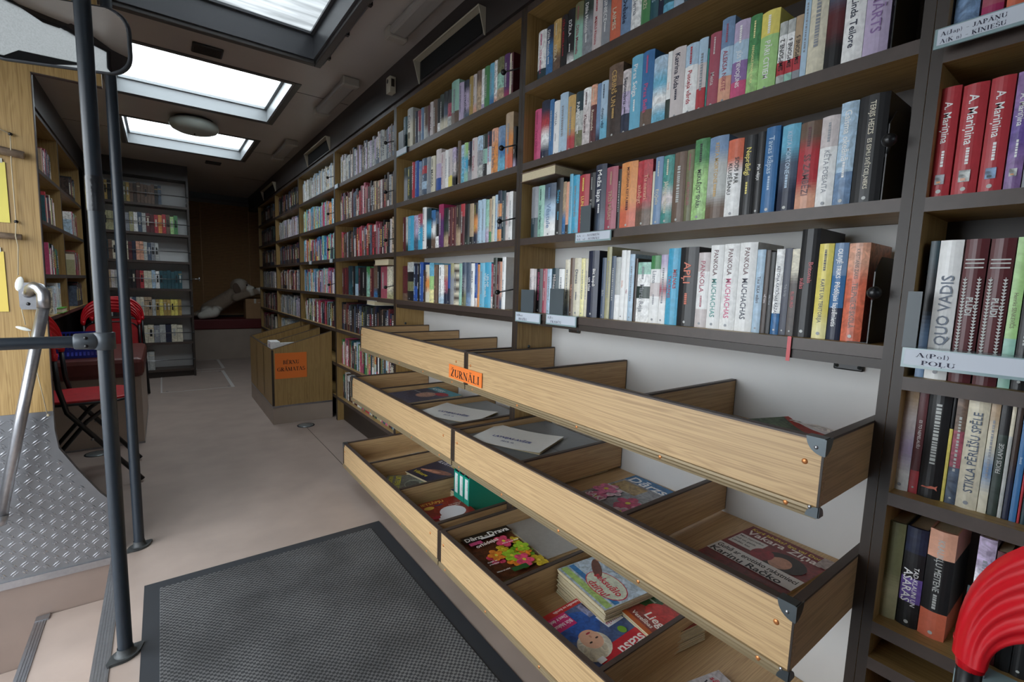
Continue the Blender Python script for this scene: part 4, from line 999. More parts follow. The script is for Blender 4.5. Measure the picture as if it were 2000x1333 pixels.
# ---------------------------------------------------------------- magazine racks
def rack(y0, y1, xf, zt, divs, label, near_corner, floor_z, ext=0.):
    r = empty('magazine_rack', (xf, (y0+y1)/2, zt-.135), 0, label, 'magazine rack', 'oak magazine racks in three tiers')
    h = (y1-y0)/2; D = XW-.003-xf; T = .014; H = .135; yc = (y0+y1)/2
    m = MB(); h0 = -h-ext; m.box((0, h0, .018), (T, h, H-.004), OAK_T['y']); fb = m.build('front_board', r)
    m = MB(); m.box((-.0012, h0, H-.0042), (T+.001, h, H), BROWN)
    for s in (-1, 1): e = h if s > 0 else -h0; m.box((-.0012, min(s*e, s*(e-(.0035 if s < 0 and not ext else .012))), .0), (-.0001, max(s*e, s*(e-(.0035 if s < 0 and not ext else .012))), H-.004), DBROWN)
    m.build('edge_strip', r)
    for k, y in enumerate([y0]+divs+[y1-T]):
        a = y-yc; end = k in (0, len(divs)+1)
        m = MB(); m.box((T, a, .018 if end else .03), (D, a+T*(1 if end else .8), H-.005), OAK_T['x'])
        m.box((T, a-.0006, H-.005), (D, a+T*(1 if end else .8)+.0006, H-.0005), BROWN); m.box((D-.0005, a-.0004, .03), (D+.0008, a+T*.8+.0006, H-.004), DBROWN)
        m.build('side_board' if end else 'divider', r)
    fz = floor_z-(zt-H); MB().box((T, -h+T, fz-.008), (D, h-T, fz), OAK_T['x']).build('bottom_panel', r)
    m = MB(); m.prism([(T, -.002), (T, .018), (0, .018), (-.004, .017), (-.0045, .012), (-.002, .011), (-.0045, .009), (-.0045, .005), (-.002, .004), (-.0045, .002), (-.004, -.002)], (0, h0+.002, 0), (1, 0, 0), (0, 0, 1), (0, h-h0-.004, 0), PROFILE); pf = m.build('metal_profile', r)
    n = 5
    for k in range(n): MB().ball((-.0035, -h+.05+k*(2*h-.1)/(n-1), .009), .0048, COPPER, 10, (.5, 1, 1)).build('rivet', pf)
    for s in (-1, 1): MB().ball((.0, s*(h-.028), .09), .0052, COPPER, 10, (.45, 1, 1)).build('rivet', fb)
    for k, s in enumerate((-1, 1)):
        if (s < 0 and near_corner) or (s > 0 and not near_corner):
            for z, d in ((H+.0005, -1), (.0, 1)):
                if s > 0 and d > 0: continue
                m = MB(); q = .029 if d < 0 else .019
                arc = [(0, 0)]+[(q*math.cos(t), q*math.sin(t)) for t in [PI/2*i/8 for i in range(9)]]
                m.prism(arc, (-.0042 if d > 0 else -.0018, s*(h+.0008), z), (0, -s, 0), (0, 0, d), (-.0014, 0, 0), STEEL)
                m.prism(arc, (-.003, s*(h+.0008), z), (1, 0, 0), (0, 0, d), (0, s*.0014, 0), STEEL)
                if d < 0: m.box((-.003, min(s*h, s*(h-q)), z-.0005), (T+.004, max(s*h, s*(h-q)), z+.001), STEEL)
                m.ball((-.0048 if d > 0 else -.0032, s*(h-.012), z+d*.016), .0035, ALU, 8, (.5, 1, 1)); m.build('corner_bracket', r)
    return r
A3 = ['near', 'far']; T3 = ['top', 'middle', 'bottom']
RACKS = [(.868, .875), (.819, .600), (.770, .231)]
LBL = {(0, 0): 'top near magazine rack, nearly empty, with grey metal front corner', (0, 1): 'top far magazine rack, empty, carrying half the orange sign', (1, 0): 'middle near magazine rack holding garden magazine and white paper', (1, 1): 'middle far magazine rack holding a stamped white sheet', (2, 0): 'bottom near magazine rack holding the stack of magazines', (2, 1): 'bottom far magazine rack holding the green binders'}
for t, (xf, zt) in enumerate(RACKS):
    rack(.290, 1.432, xf, zt, [.66, 1.045], LBL[(t, 0)], True, zt-(.115 if t == 1 else .102))
    rack(1.478, 2.56, xf, zt, [1.83, 2.19], LBL[(t, 1)], False, zt-(.115 if t == 1 else .102), .043)
def zurnali():
    s = empty('orange_sign', (.8655, 1.437, .790), 0, 'orange paper sign reading ŽURNĀLI across the two top racks', 'sign')
    MB().box((-.0018, -.1145, -.0255), (-.0008, .1145, .0255), ORANGE).build('paper', s)
    t = MB(); serif(t, 'ŽURNĀLI', (-.0021, .0, -.018), (0, -1, 0), (0, 0, 1), .028, INK, .20); t.build('lettering', s)
zurnali()

# ---------------------------------------------------------------- printed matter
def mag(name, c, up, size, th, bgc, items, label, cat='magazine', curl=0., z=None, group=None):
    """magazine lying flat: c = centre of the sheet, up = direction of the top of the cover in degrees from +X"""
    w, h = size; a = math.radians(up); U = Vector((math.sin(a), -math.cos(a), 0)); V = Vector((math.cos(a), math.sin(a), 0))
    o = empty(name, c, 0, label, cat, group); m = MB()
    NX = 10
    def cz(x): return curl*(abs(x-.5)*2)**2
    def P(x, y, dz=0.): return U*((x-.5)*w)+V*((y-.5)*h)+Vector((0, 0, th+dz+cz(x)))
    def patch(x0, y0, x1, y1, col, k, al=0.):
        n = max(1, int(NX*(x1-x0))) if curl else 1
        for i in range(n):
            xa, xb = x0+(x1-x0)*i/n, x0+(x1-x0)*(i+1)/n
            m.poly([P(xa, y0, k), P(xb, y0, k), P(xb, y1, k), P(xa, y1, k)], COV, hc(col, al))
    patch(0, 0, 1, 1, bgc[0], 0, bgc[1]); lay = 0
    for it in items:
        lay += .00012; t = it[0]
        if t == 'r': patch(it[1], it[2], it[3], it[4], it[5], lay, it[6] if len(it) > 6 else 0)
        elif t == 'e':
            al = it[6] if len(it) > 6 else 0; rot = it[7] if len(it) > 7 else 0; pts = []
            for k in range(20):
                q = 2*PI*k/20; ex, ey = it[3]*math.cos(q), it[4]*math.sin(q)*h/w
                ex, ey = ex*math.cos(rot)-ey*math.sin(rot), ex*math.sin(rot)+ey*math.cos(rot)
                X, Y = it[1]+ex, it[2]+ey*w/h
                pts.append(P(min(max(X, 0), 1), min(max(Y, 0), 1), lay))
            m.poly(pts, COV, hc(it[5], al))
        elif t == 't':
            x, y, size_, s, col = it[1:6]; mw = it[6] if len(it) > 6 else None; rot = it[7] if len(it) > 7 else 0
            uu = U*math.cos(rot)+V*math.sin(rot); vv = -U*math.sin(rot)+V*math.cos(rot)
            m.text(s, P(x, y, lay), uu, vv, size_*h, COV, hc(col), mw*w if mw else None, bold=.02)
    m.build('cover', o)
    b = MB(); N_ = max(1, int(th/.004))
    for k in range(N_):
        random.seed(hash((name, k, round(c[0]*100))) % 997 if False else k*7+int(c[0]*100)); dx, dy = (random.uniform(-.004, .004), random.uniform(-.004, .004)) if N_ > 2 else (0, 0)
        z0, z1 = th*k/N_+.0002, th*(k+1)/N_-.0006
        q = [U*(sx*w/2*.995+dx)+V*(sy*h/2*.995+dy) for sx, sy in ((-1, -1), (1, -1), (1, 1), (-1, 1))]
        n = b.vs([p+Vector((0, 0, z0)) for p in q]+[p+Vector((0, 0, z1)) for p in q])
        for f in ((0, 1, 5, 4), (1, 2, 6, 5), (2, 3, 7, 6), (3, 0, 4, 7), (4, 5, 6, 7)): b.face([n+i for i in f], PAPER)
    b.build('pages', o)
    return o
def flowers(seed, cols, x0, y0, x1, y1, n, r):
    random.seed(seed); out = []
    for _ in range(n):
        cx, cy = random.uniform(x0, x1), random.uniform(y0, y1); c = random.choice(cols); rr = random.uniform(r*.6, r)
        for k in range(5): q = 2*PI*k/5+cx*9; out.append(('e', cx+rr*.7*math.cos(q), cy+rr*.7*math.sin(q), rr*.62, rr*.4, c, .35, q))
        out.append(('e', cx, cy, rr*.25, rr*.22, 'e6d44c'))
    return out
def magazines():
    f3 = .231-.102; f2 = .600-.115; f1 = .875-.102
    mag('magazine', (.932, 1.262, f3), 87, (.20, .275), .048, ('58301c', .5), flowers(3, ['c8b02a', '9ac22e', 'd84a6e', 'e0862c', '6aa024'], .1, .08, .92, .72, 16, .13)+[('r', 0, .84, 1, 1, '15120e'), ('r', .33, .84, .62, .88, 'd8d8d8'), ('r', .05, .76, .3, .83, 'c04a78', .3), ('t', .04, .87, .085, 'Dārzs', 'f0f0ea', .36), ('t', .44, .89, .035, 'un', 'f0f0ea'), ('t', .53, .87, .10, 'Drava', 'f0f0ea', .43), ('t', .12, .68, .07, 'orhidejas', 'f4e8e0', .5, .12), ('t', .04, .32, .025, 'Audzē un', 'f4f4f4'), ('t', .04, .27, .025, 'priecājies', 'f4f4f4'), ('t', .58, .6, .025, 'Dārza darbi maijā', 'f4f4f4', .38), ('t', .04, .1, .022, 'Sēklas un stādi', 'f4f4f4'), ('r', .3, .02, .6, .1, '1f5a2a')],
        'garden magazine titled Dārzs un Drava in the bottom near rack')
    mag('document_folder', (1.140, 1.275, f3), 87, (.19, .27), .045, ('8d8a85', .05), [], 'grey card folder with dark green ties beside the garden magazine', 'folder')
    face = [('e', .70, .46, .13, .06, 'd8a184', .1), ('e', .74, .60, .25, .17, 'd9d4c4', .25, .3), ('e', .80, .66, .20, .11, 'c8bfa8', .3, .3), ('e', .70, .53, .155, .125, 'e0b094', .05), ('e', .66, .455, .04, .011, 'b03040'), ('e', .62, .545, .026, .010, '30241f'), ('e', .75, .56, .026, .010, '30241f'), ('e', .68, .50, .016, .018, 'c98c70')]
    mag('magazine', (.928, .80, f3), -88, (.205, .27), .046, ('4a5f8a', .3), [('r', 0, .0, 1, .08, 'c02c2c'), ('t', .04, .02, .032, 'Dvēseles kalendārs no žurnāla', 'f4e8e8', .8), ('e', .66, .32, .34, .20, '2458a8', .35), ('r', .02, .1, .40, .3, '8a8fb4', .5), ('r', .0, .10, .30, .36, '2c2038', .5),
        ('r', .62, .08, .98, .28, 'cc2470'), ('t', .64, .19, .05, 'Būt blakus', 'f8f0f4', .32), ('t', .64, .11, .05, 'Dievs ir devis', 'f8f0f4', .32), ('r', .02, .34, .34, .52, 'e4e6ea'), ('t', .04, .44, .05, 'MAN SĀP', 'b02440', .28), ('t', .04, .37, .05, 'VISU LAIKU', 'b02440', .28), ('e', .22, .62, .06, .05, '74a838'), ('r', .04, .68, .9, .95, 'c42434', .1), ('t', .08, .76, .12, 'stāsti', 'f4f0ee', .6), ('t', .08, .895, .06, 'IEVAS', 'd8d040', .4)]
        + face+[('e', .93, .90, .11, .07, '86b62e'), ('r', .80, .74, .92, .80, 'e8e8e8')], 'magazine with a blonde woman in blue, front of the bottom near rack')
    mag('magazine', (1.075, .915, f3+.0), -6, (.225, .20), .085, ('a8b8c4', .4), [('r', .02, .2, .98, .30, '2a70a8', .3), ('r', .02, .04, .98, .16, '9cb86a', .3), ('e', .62, .40, .34, .26, 'c42c3c'), ('e', .62, .40, .325, .245, 'c6cdb8', .2), ('e', .26, .56, .07, .26, '5c3020', .3, 1.0), ('t', .36, .40, .13, 'seksuālo', 'c42c3c', .52, -.06), ('t', .44, .20, .13, 'dziņu!', 'c42c3c', .36, -.06), ('r', .0, .92, 1, 1, '3a3a44'), ('t', .1, .74, .06, 'MĀJAS DĀRZS', '5a6488', .4), ('e', .1, .8, .07, .1, 'b08070', .4)],
        'topmost magazine of the tall stack at the back of the bottom rack')
    mag('magazine', (1.12, .765, f3), -8, (.215, .19), .060, ('8a3a30', .3), [('e', .28, .62, .24, .26, '1c4420', .4), ('e', .70, .48, .28, .24, 'b02c28', .3), ('r', .0, .0, 1, .08, 'b85a24'), ('t', .12, .7, .05, 'Mazais mežs un', 'c8d0c0', .34), ('t', .12, .58, .05, 'tā noslēpumi', 'c8d0c0', .34), ('t', .55, .24, .15, 'Liega', 'ece4dc', .4), ('t', .42, .12, .08, 'Veselības', 'ece4dc', .4), ('r', .88, .0, 1, .5, '5e7c5c', .4)], 'red magazine with a green bush on cover beside the tall stack')
    mag('magazine', (.955, .49, f3), -14, (.20, .27), .018, ('3c3c58', .4), [('r', .0, .6, 1, 1, 'b8b4b8', .3), ('t', .06, .72, .09, 'Vai nav par vēlu', '20202c', .8), ('t', .06, .84, .06, 'sākt no jauna', 'b82838', .6), ('e', .66, .34, .2, .16, 'a88070', .3), ('r', 0, 0, .5, .3, '24508c', .3)], 'partly hidden magazine in the end compartment of bottom near rack')
    mag('magazine', (1.12, .865, f2), -2, (.215, .28), .006, ('8a8e94', .45), [('r', .0, .80, 1, 1, '2c6a9c', .35), ('t', .06, .80, .15, 'Dārzs', 'e8ecee', .86), ('r', .05, .52, .5, .76, 'a08858', .4)]+flowers(5, ['c03468', 'd87aa4', '8c3060', 'e0c4d0'], .15, .05, .9, .42, 9, .15)+[('t', .06, .46, .035, 'Kartupeļi pavasarī', 'e8e8e8', .4), ('t', .1, .08, .1, 'SAKI', 'f0e8ee', .3)], 'garden magazine with pink flowers in the middle near rack')
    mag('magazine', (1.115, .475, f2), -4, (.20, .26), .006, ('7a2a2c', .35), [('r', 0, .82, 1, 1, '6e1c24'), ('t', .05, .91, .055, 'Kurš labāks? Igo vai Dons?', 'd8c040', .9), ('t', .05, .80, .10, 'Vakara Ziņas', 'e8e0dc', .9), ('r', .03, .52, .38, .76, 'd8d4d0'), ('t', .05, .70, .03, 'Man joprojām', '303030', .3), ('t', .05, .63, .03, 'mīl un gaida', '303030', .3), ('t', .05, .56, .03, 'cilvēki, kas', '303030', .3), ('e', .68, .58, .24, .17, '2a1a16', .4), ('e', .66, .55, .12, .11, 'c08c74', .2), ('e', .45, .55, .12, .12, '8c2430', .4), ('r', 0, .22, 1, .44, 'e2e0de'), ('t', .03, .34, .07, 'Gultā ar erotisko rakstnieci', '101010', .94), ('t', .03, .23, .085, 'Karinu Račko', '101010', .94), ('r', .88, .8, 1, 1, '9c8c88', .3)],
        'red celebrity magazine in the end compartment, middle near rack')
    sheet = lambda c, rz, l, z: mag('paper_sheet', c, rz, (.27, .20), .0015, ('e3e4e1', .02), [('t', .18, .36, .09, 'LATVIJAS AVĪZE', '2c3c8c', .56), ('t', .36, .22, .06, '2019. G.', '4a568c', .2)], l, 'paper', curl=.006)
    sheet((.985, 1.27, f2+.094), 24, 'white stamped sheet in the middle near rack beside the joint', 0)
    sheet((.975, 1.665, f2+.094), 24, 'white stamped sheet in the middle far rack beside the joint', 0)
    mag('document_folder', (1.04, 1.235, f2), -2, (.345, .37), .092, ('6f7376', .05), [('r', .0, .48, 1, .5, '55585a')], 'dark grey folder under the white sheet, middle near rack', 'folder')
    mag('document_folder', (1.03, 1.655, f2), -2, (.31, .35), .092, ('7b7f80', .05), [('t', .3, .3, .06, 'LATVIJAS', '3c4890', .3)], 'grey folder beneath white sheet in the middle far rack', 'folder')
    mag('magazine', (1.0, 2.04, f2), 3, (.23, .29), .098, ('46485c', .5), [('r', 0, .78, 1, 1, '2a8a9c', .2), ('e', .55, .52, .2, .18, 'b89080', .4), ('e', .72, .74, .18, .1, 'b02838', .2), ('t', .06, .82, .10, 'ASTES', 'e8f0f0', .5), ('t', .06, .5, .04, 'Kā dzīvot', 'c8ccd4', .3)], 'teal and pink magazine lying in the middle far rack')
    mag('magazine', (1.0, 1.885, f2), 2, (.06, .29), .085, ('a8acb0', .2), [('t', .1, .3, .2, 'KLUBS', '8890b0', .3)], 'narrow grey magazine beside the teal one, middle far rack')
    mag('magazine', (1.04, 2.325, f3), 5, (.16, .25), .008, ('a6aaa8', .5), [('t', .1, .8, .06, 'VESELĪBA', 'b04048', .6)], 'crumpled pale magazine in the farthest compartment of the bottom rack', curl=.012)
    mag('magazine', (.935, 2.02, f3), -28, (.19, .26), .030, ('6c6e68', .45), [('t', .05, .84, .12, 'SANTAS', 'e8e8e6', .8), ('e', .6, .55, .3, .2, '8c948a', .4), ('e', .6, .5, .2, .13, '585c58', .5), ('t', .06, .18, .10, 'LIKTEŅI SA', 'd8d430', .85), ('t', .06, .05, .08, 'VARONES 2019', 'd8d430', .7), ('t', .5, .66, .08, 'Stāsti', 'a8b848', .4)], 'grey magazine with yellow lettering in the bottom far rack')
    mag('magazine', (1.095, 2.06, f3), 12, (.21, .25), .042, ('1e2340', .35), [('t', .05, .80, .11, 'ILUSTRĒTĀ', 'd8dce8', .85), ('t', .5, .80, .11, 'PASAULE', 'd8c838', .4), ('e', .6, .45, .35, .1, '8a5a48', .3, .3), ('e', .4, .38, .3, .05, 'c08870', .3, .3), ('t', .08, .12, .10, 'Vēsture', 'd8c838', .5)], 'dark blue magazine with yellow words in the bottom far rack')
    mag('magazine', (1.075, 1.905, f3), 10, (.22, .10), .040, ('262c58', .3), [('t', .3, .4, .28, 'LIELIE', 'd8d038', .4), ('t', .3, .1, .2, 'NOSLĒPUMI', 'd8d038', .5), ('t', .05, .3, .2, 'ASTRO', 'c8d0e8', .2), ('r', .8, .5, .98, .95, 'c8ccd0')], 'navy magazine with yellow words beside the green binders')
    mag('magazine', (.945, 1.665, f3), 88, (.19, .25), .030, ('8c2a22', .35), [('r', 0, .86, 1, 1, '8a2018'), ('t', .03, .88, .08, 'IETSĀPJU', 'd8b050', .85), ('e', .55, .48, .3, .2, 'e8e4ea'), ('e', .35, .3, .24, .16, 'e8e4ea'), ('e', .14, .76, .12, .06, 'd8b048'), ('t', .6, .7, .035, 'Kas notiks ar', 'e8d8d0', .32), ('t', .6, .64, .035, 'mīlestību?', 'e8d8d0', .3), ('r', .3, .78, .5, .81, '30407c'), ('e', .1, .4, .09, .05, 'a81838'), ('e', .2, .18, .1, .06, 'a81838')], 'red magazine with a white swan shape beside the green binders')
    mag('magazine', (1.16, .46, f1), -20, (.19, .26), .004, ('4a5a40', .5), [('r', 0, .8, 1, 1, 'a83a2c', .3), ('t', .06, .82, .13, 'ILZES', 'e8e4dc', .8)], 'lone green and red magazine in the top near rack', curl=.025)
    GB = plain('green_binder_card', '0d8c78', .4); LB = plain('white_spine_label', 'c9d0cf', .5); RC = plain('maroon_binder_lining', '5a2434', .6)
    for k, (y, l) in enumerate(((1.765, 'green magazine file farthest from the camera, bottom far rack'), (1.722, 'green magazine file, middle one of three, bottom far rack'), (1.678, 'green magazine file nearest the camera, bottom far rack'))):
        o = empty('magazine_file', (1.03, y, f3), 0, l, 'magazine file', 'green magazine files in the bottom far rack'); H = .255; D = .235; h = .0205
        m = MB()
        for s in (-1, 1): m.prism([(0, 0), (D, 0), (D, H), (.07, H), (0, H*.60)], (0, s*h-.001, 0), (1, 0, 0), (0, 0, 1), (0, .002, 0), GB)
        m.box((0, -h, 0), (.0015, h, H*.60), GB); m.box((D-.0015, -h, 0), (D, h, H), GB); m.box((0, -h, 0), (D, h, .0015), GB); m.build('case', o)
        m = MB(); m.box((-.0006, -.012, .055), (-.0001, .012, .145), LB); m.text(('ŽURNĀLI', 'DIEVS UN', 'IEVAS')[k]+' 2018', (-.0009, -.004, .135), (0, 0, -1), (0, -1, 0), .006, COV, hc('bk'), .07); m.build('spine_label', o)
        MB().prism([(.012, H*.62), (.075, H-.004), (D-.01, H-.004), (D-.01, .01), (.012, .01)], (0, -.013, 0), (1, 0, 0), (0, 0, 1), (0, .026, 0), RC).build('contents', o)
magazines()
# ---------------------------------------------------------------- folding chairs
def chair(loc, rz, label, fold=0.):
    """red folding chair; its front looks along local -Y"""
    r = empty('folding_chair', loc, rz, label, 'chair', 'red folding chairs'); BT = BLACK
    # backrest shell: an arched band with ribs
    m = MB(); NU, NV = 40, 26; g = []
    for i in range(NU+1):
        t = PI*i/NU; ct, st = math.cos(t), math.sin(t); row = []
        for j in range(NV+1):
            s = j/NV
            ro = (.202*math.copysign(abs(ct)**.85, ct), .215*st**.8)
            ri = (.170*math.copysign(abs(ct)**.9, ct), .092*st**.9-.0)
            x = ri[0]+(ro[0]-ri[0])*s; z = ri[1]+(ro[1]-ri[1])*s
            rib = .0024*math.cos(2*PI*s*4.5)*min(1, st*2.2)*(1 if .04 < s < .96 else 0)
            y = .055*(1-(x/.205)**2)
            row.append((x, y, z, rib))
        g.append(row)
    for side in (-1, 1):
        base = []
        for row in g: base.append(m.vs([(x, y+side*((.009+.008*(1-math.sin(PI*len(base)/NU)))*math.sin(PI*min(max(j/NV, .0), 1))**.35+(rib if side < 0 else rib)*1.), z+.70) for j, (x, y, z, rib) in enumerate(row)]))
        for a, b in zip(base, base[1:]):
            for j in range(NV): m.face([a+j, a+j+1, b+j+1, b+j] if side < 0 else [a+j, b+j, b+j+1, a+j+1], RED, None, True)
    for s in (-1, 1): m.tube([(s*.185, .003, .685), (s*.185, .002, .70), (s*.186, .002, .718)], [.0125, .0145, .017], RED, 14)
    m.build('backrest', r)
    for s in (-1, 1):
        MB().tube([(s*.185, .004, .69), (s*.185, -.005, .54), (s*.19, -.03, .42), (s*.195, -.31, .012)], .0115, BT, 12).build('leg', r)
        MB().tube([(s*.165, -.20, .44), (s*.17, -.10, .36), (s*.175, .16, .012)], .0105, BT, 12).build('leg', r)
        MB().lathe([(.001, .006), (.006, .005), (.007, 0)], (s*.20, -.118, .27), ALU, 10, (s, 0, 0)).build('pivot', r)
    MB().tube([(-.19, -.285, .05), (.19, -.285, .05)], .008, BT, 10).build('stretcher', r); MB().tube([(-.172, .135, .05), (.172, .135, .05)], .008, BT, 10).build('stretcher', r)
    o = [(.185*math.copysign(abs(math.cos(t))**.5, math.cos(t)), -.10+.18*math.copysign(abs(math.sin(t))**.5, math.sin(t))) for t in [2*PI*k/36 for k in range(36)]]
    MB().prism(o, (0, 0, .455), (1, 0, 0), (0, 1, 0), (0, 0, .022), REDV, smooth=True).build('seat', r, bevel=.005)
    MB().tube([(x*1.01, y, .458) for x, y in o+o[:1]], .007, BT, 8).build('seat_frame', r)
    return r
ch = chair((-.445, 3.34, 0), PI/2+.05, 'red folding chair nearest the partition, seat facing the aisle')
copies = [((-.36, 5.34, 0), .06, 'red folding chair behind the maroon bench cushion'), ((-.35, 5.84, 0), .06, 'red folding chair farthest back, nested behind another chair'), ((.745, -.108, 0), PI/2+.03, 'red folding chair at the bottom right corner, close to camera')]
for loc, rz, l in copies:
    c = copy_tree(ch, loc, rz); c['label'] = l
    if loc[0] < 0:                   # these two stand folded flat, the seat upright under the backrest
        for q in c.children:
            if q.name.startswith('seat'): q.rotation_euler = (-PI/2, 0, 0); q.location = (0, -.45, .43)
    if loc[0] > .5: c.location.z = 0
def left_bench():
    r = empty('wheel_arch_bench', (-.35, 4.45, 0), 0, 'beige boxed bench with maroon cushion on the left side', 'bench')
    MB().box((-.218, -.54, 0), (.216, .54, .455), LINOB).build('box_base', r); m = MB(); m.box((-.218, -.543, .0), (.218, -.54, .012), ALU); m.box((.216, -.543, .0), (.219, .54, .012), ALU); m.build('floor_trim', r)
    c = MB(); c.box((-.215, -.60, .457), (.235, .30, .585), MAROON); c.build('cushion', r, bevel=.03)
    b = empty('plastic_crate', (-.47, 4.10, .587), .1, 'dark blue perforated plastic crate on the maroon cushion', 'crate'); BL = plain('blue_crate_plastic', '1f2c8c', .4)
    W, D, H = .24, .30, .14; m = MB(); m.box((-W/2, -D/2, 0), (W/2, D/2, .004), BL)
    for z in (.004, .052, .10, .13): 
        for s in (-1, 1): m.box((-W/2, min(s*D/2, s*(D/2-.004)), z), (W/2, max(s*D/2, s*(D/2-.004)), z+.012), BL); m.box((min(s*W/2, s*(W/2-.004)), -D/2+.004, z), (max(s*W/2, s*(W/2-.004)), D/2-.004, z+.012), BL)
    for k in range(13):
        x = -W/2+.006+k*(W-.012)/12
        for s in (-1, 1): m.box((x-.004, min(s*D/2, s*(D/2-.0035)), .004), (x+.004, max(s*D/2, s*(D/2-.0035)), H), BL)
    for k in range(15):
        y = -D/2+.008+k*(D-.016)/14
        for s in (-1, 1): m.box((min(s*W/2, s*(W/2-.0035)), y-.004, .004), (max(s*W/2, s*(W/2-.0035)), y+.004, H), BL)
    m.build('basket', b)
left_bench()

# ---------------------------------------------------------------- books
NAMES = dict(wh='white', cr='cream', te='teal', dt='dark teal', nv='navy', bl='blue', rb='royal blue', sk='sky blue', cy='bright blue', pb='pale blue', bk='black', dg='dark green', gn='green', lg='light green', mi='mint green', ol='olive', kh='khaki', br='brown', db='dark brown', or_='orange', oo='red-orange', re='red', mr='maroon', pk='pink', ro='dusty rose', li='lilac', lp='purple-grey', pu='purple', gy='grey', sl='slate grey', sb='steel blue', ye='yellow', py='pale yellow', mu='mustard', go='golden', gg='pale grey', pg='pinkish white', pe='peach', ta='tan', tu='turquoise', ma='magenta', vi='violet')
ORD = ['first', 'second', 'third', 'fourth', 'fifth', 'sixth', 'seventh', 'eighth', 'ninth', 'tenth']+['%dth' % k for k in range(11, 50)]
for k in (21, 31, 41): ORD[k-1] = '%dst' % k
for k in (22, 32, 42): ORD[k-1] = '%dnd' % k
for k in (23, 33, 43): ORD[k-1] = '%drd' % k
SHELF = {'A': ('uppermost visible shelf above the near racks', 'books on the uppermost shelf, wide bay'), 'B': ('third shelf above the near racks', 'books on the third shelf, wide bay'), 'C': ('second shelf above the near racks', 'books on the second shelf, wide bay'), 'D': ('lowest shelf above the near racks', 'books on the lowest shelf, wide bay'),
    'E': ('top shelf above the far racks', 'books on the top shelf, second bay'), 'F': ('third shelf above the far racks', 'books on the third shelf, second bay'), 'G': ('second shelf above the far racks', 'books on the second shelf, second bay'), 'H': ('lowest shelf above the far racks', 'books on the lowest shelf, second bay'),
    'I': ('top right shelf with two line label', 'books by the two line label'), 'J': ('right edge shelf of red books', 'red books at the right edge'), 'K': ('right edge shelf with big white label', 'books by the big white label'), 'L': ('right edge shelf below big label', 'books under the big label'), 'M': ('lowest right shelf behind red chair', 'books behind the red chair'), 'N': ('shelf level with rack tops, third bay', 'dark books in the third bay')}
SHELF['N'] = ('eye level shelf of third bay, below lying book', 'dark books in the third bay')
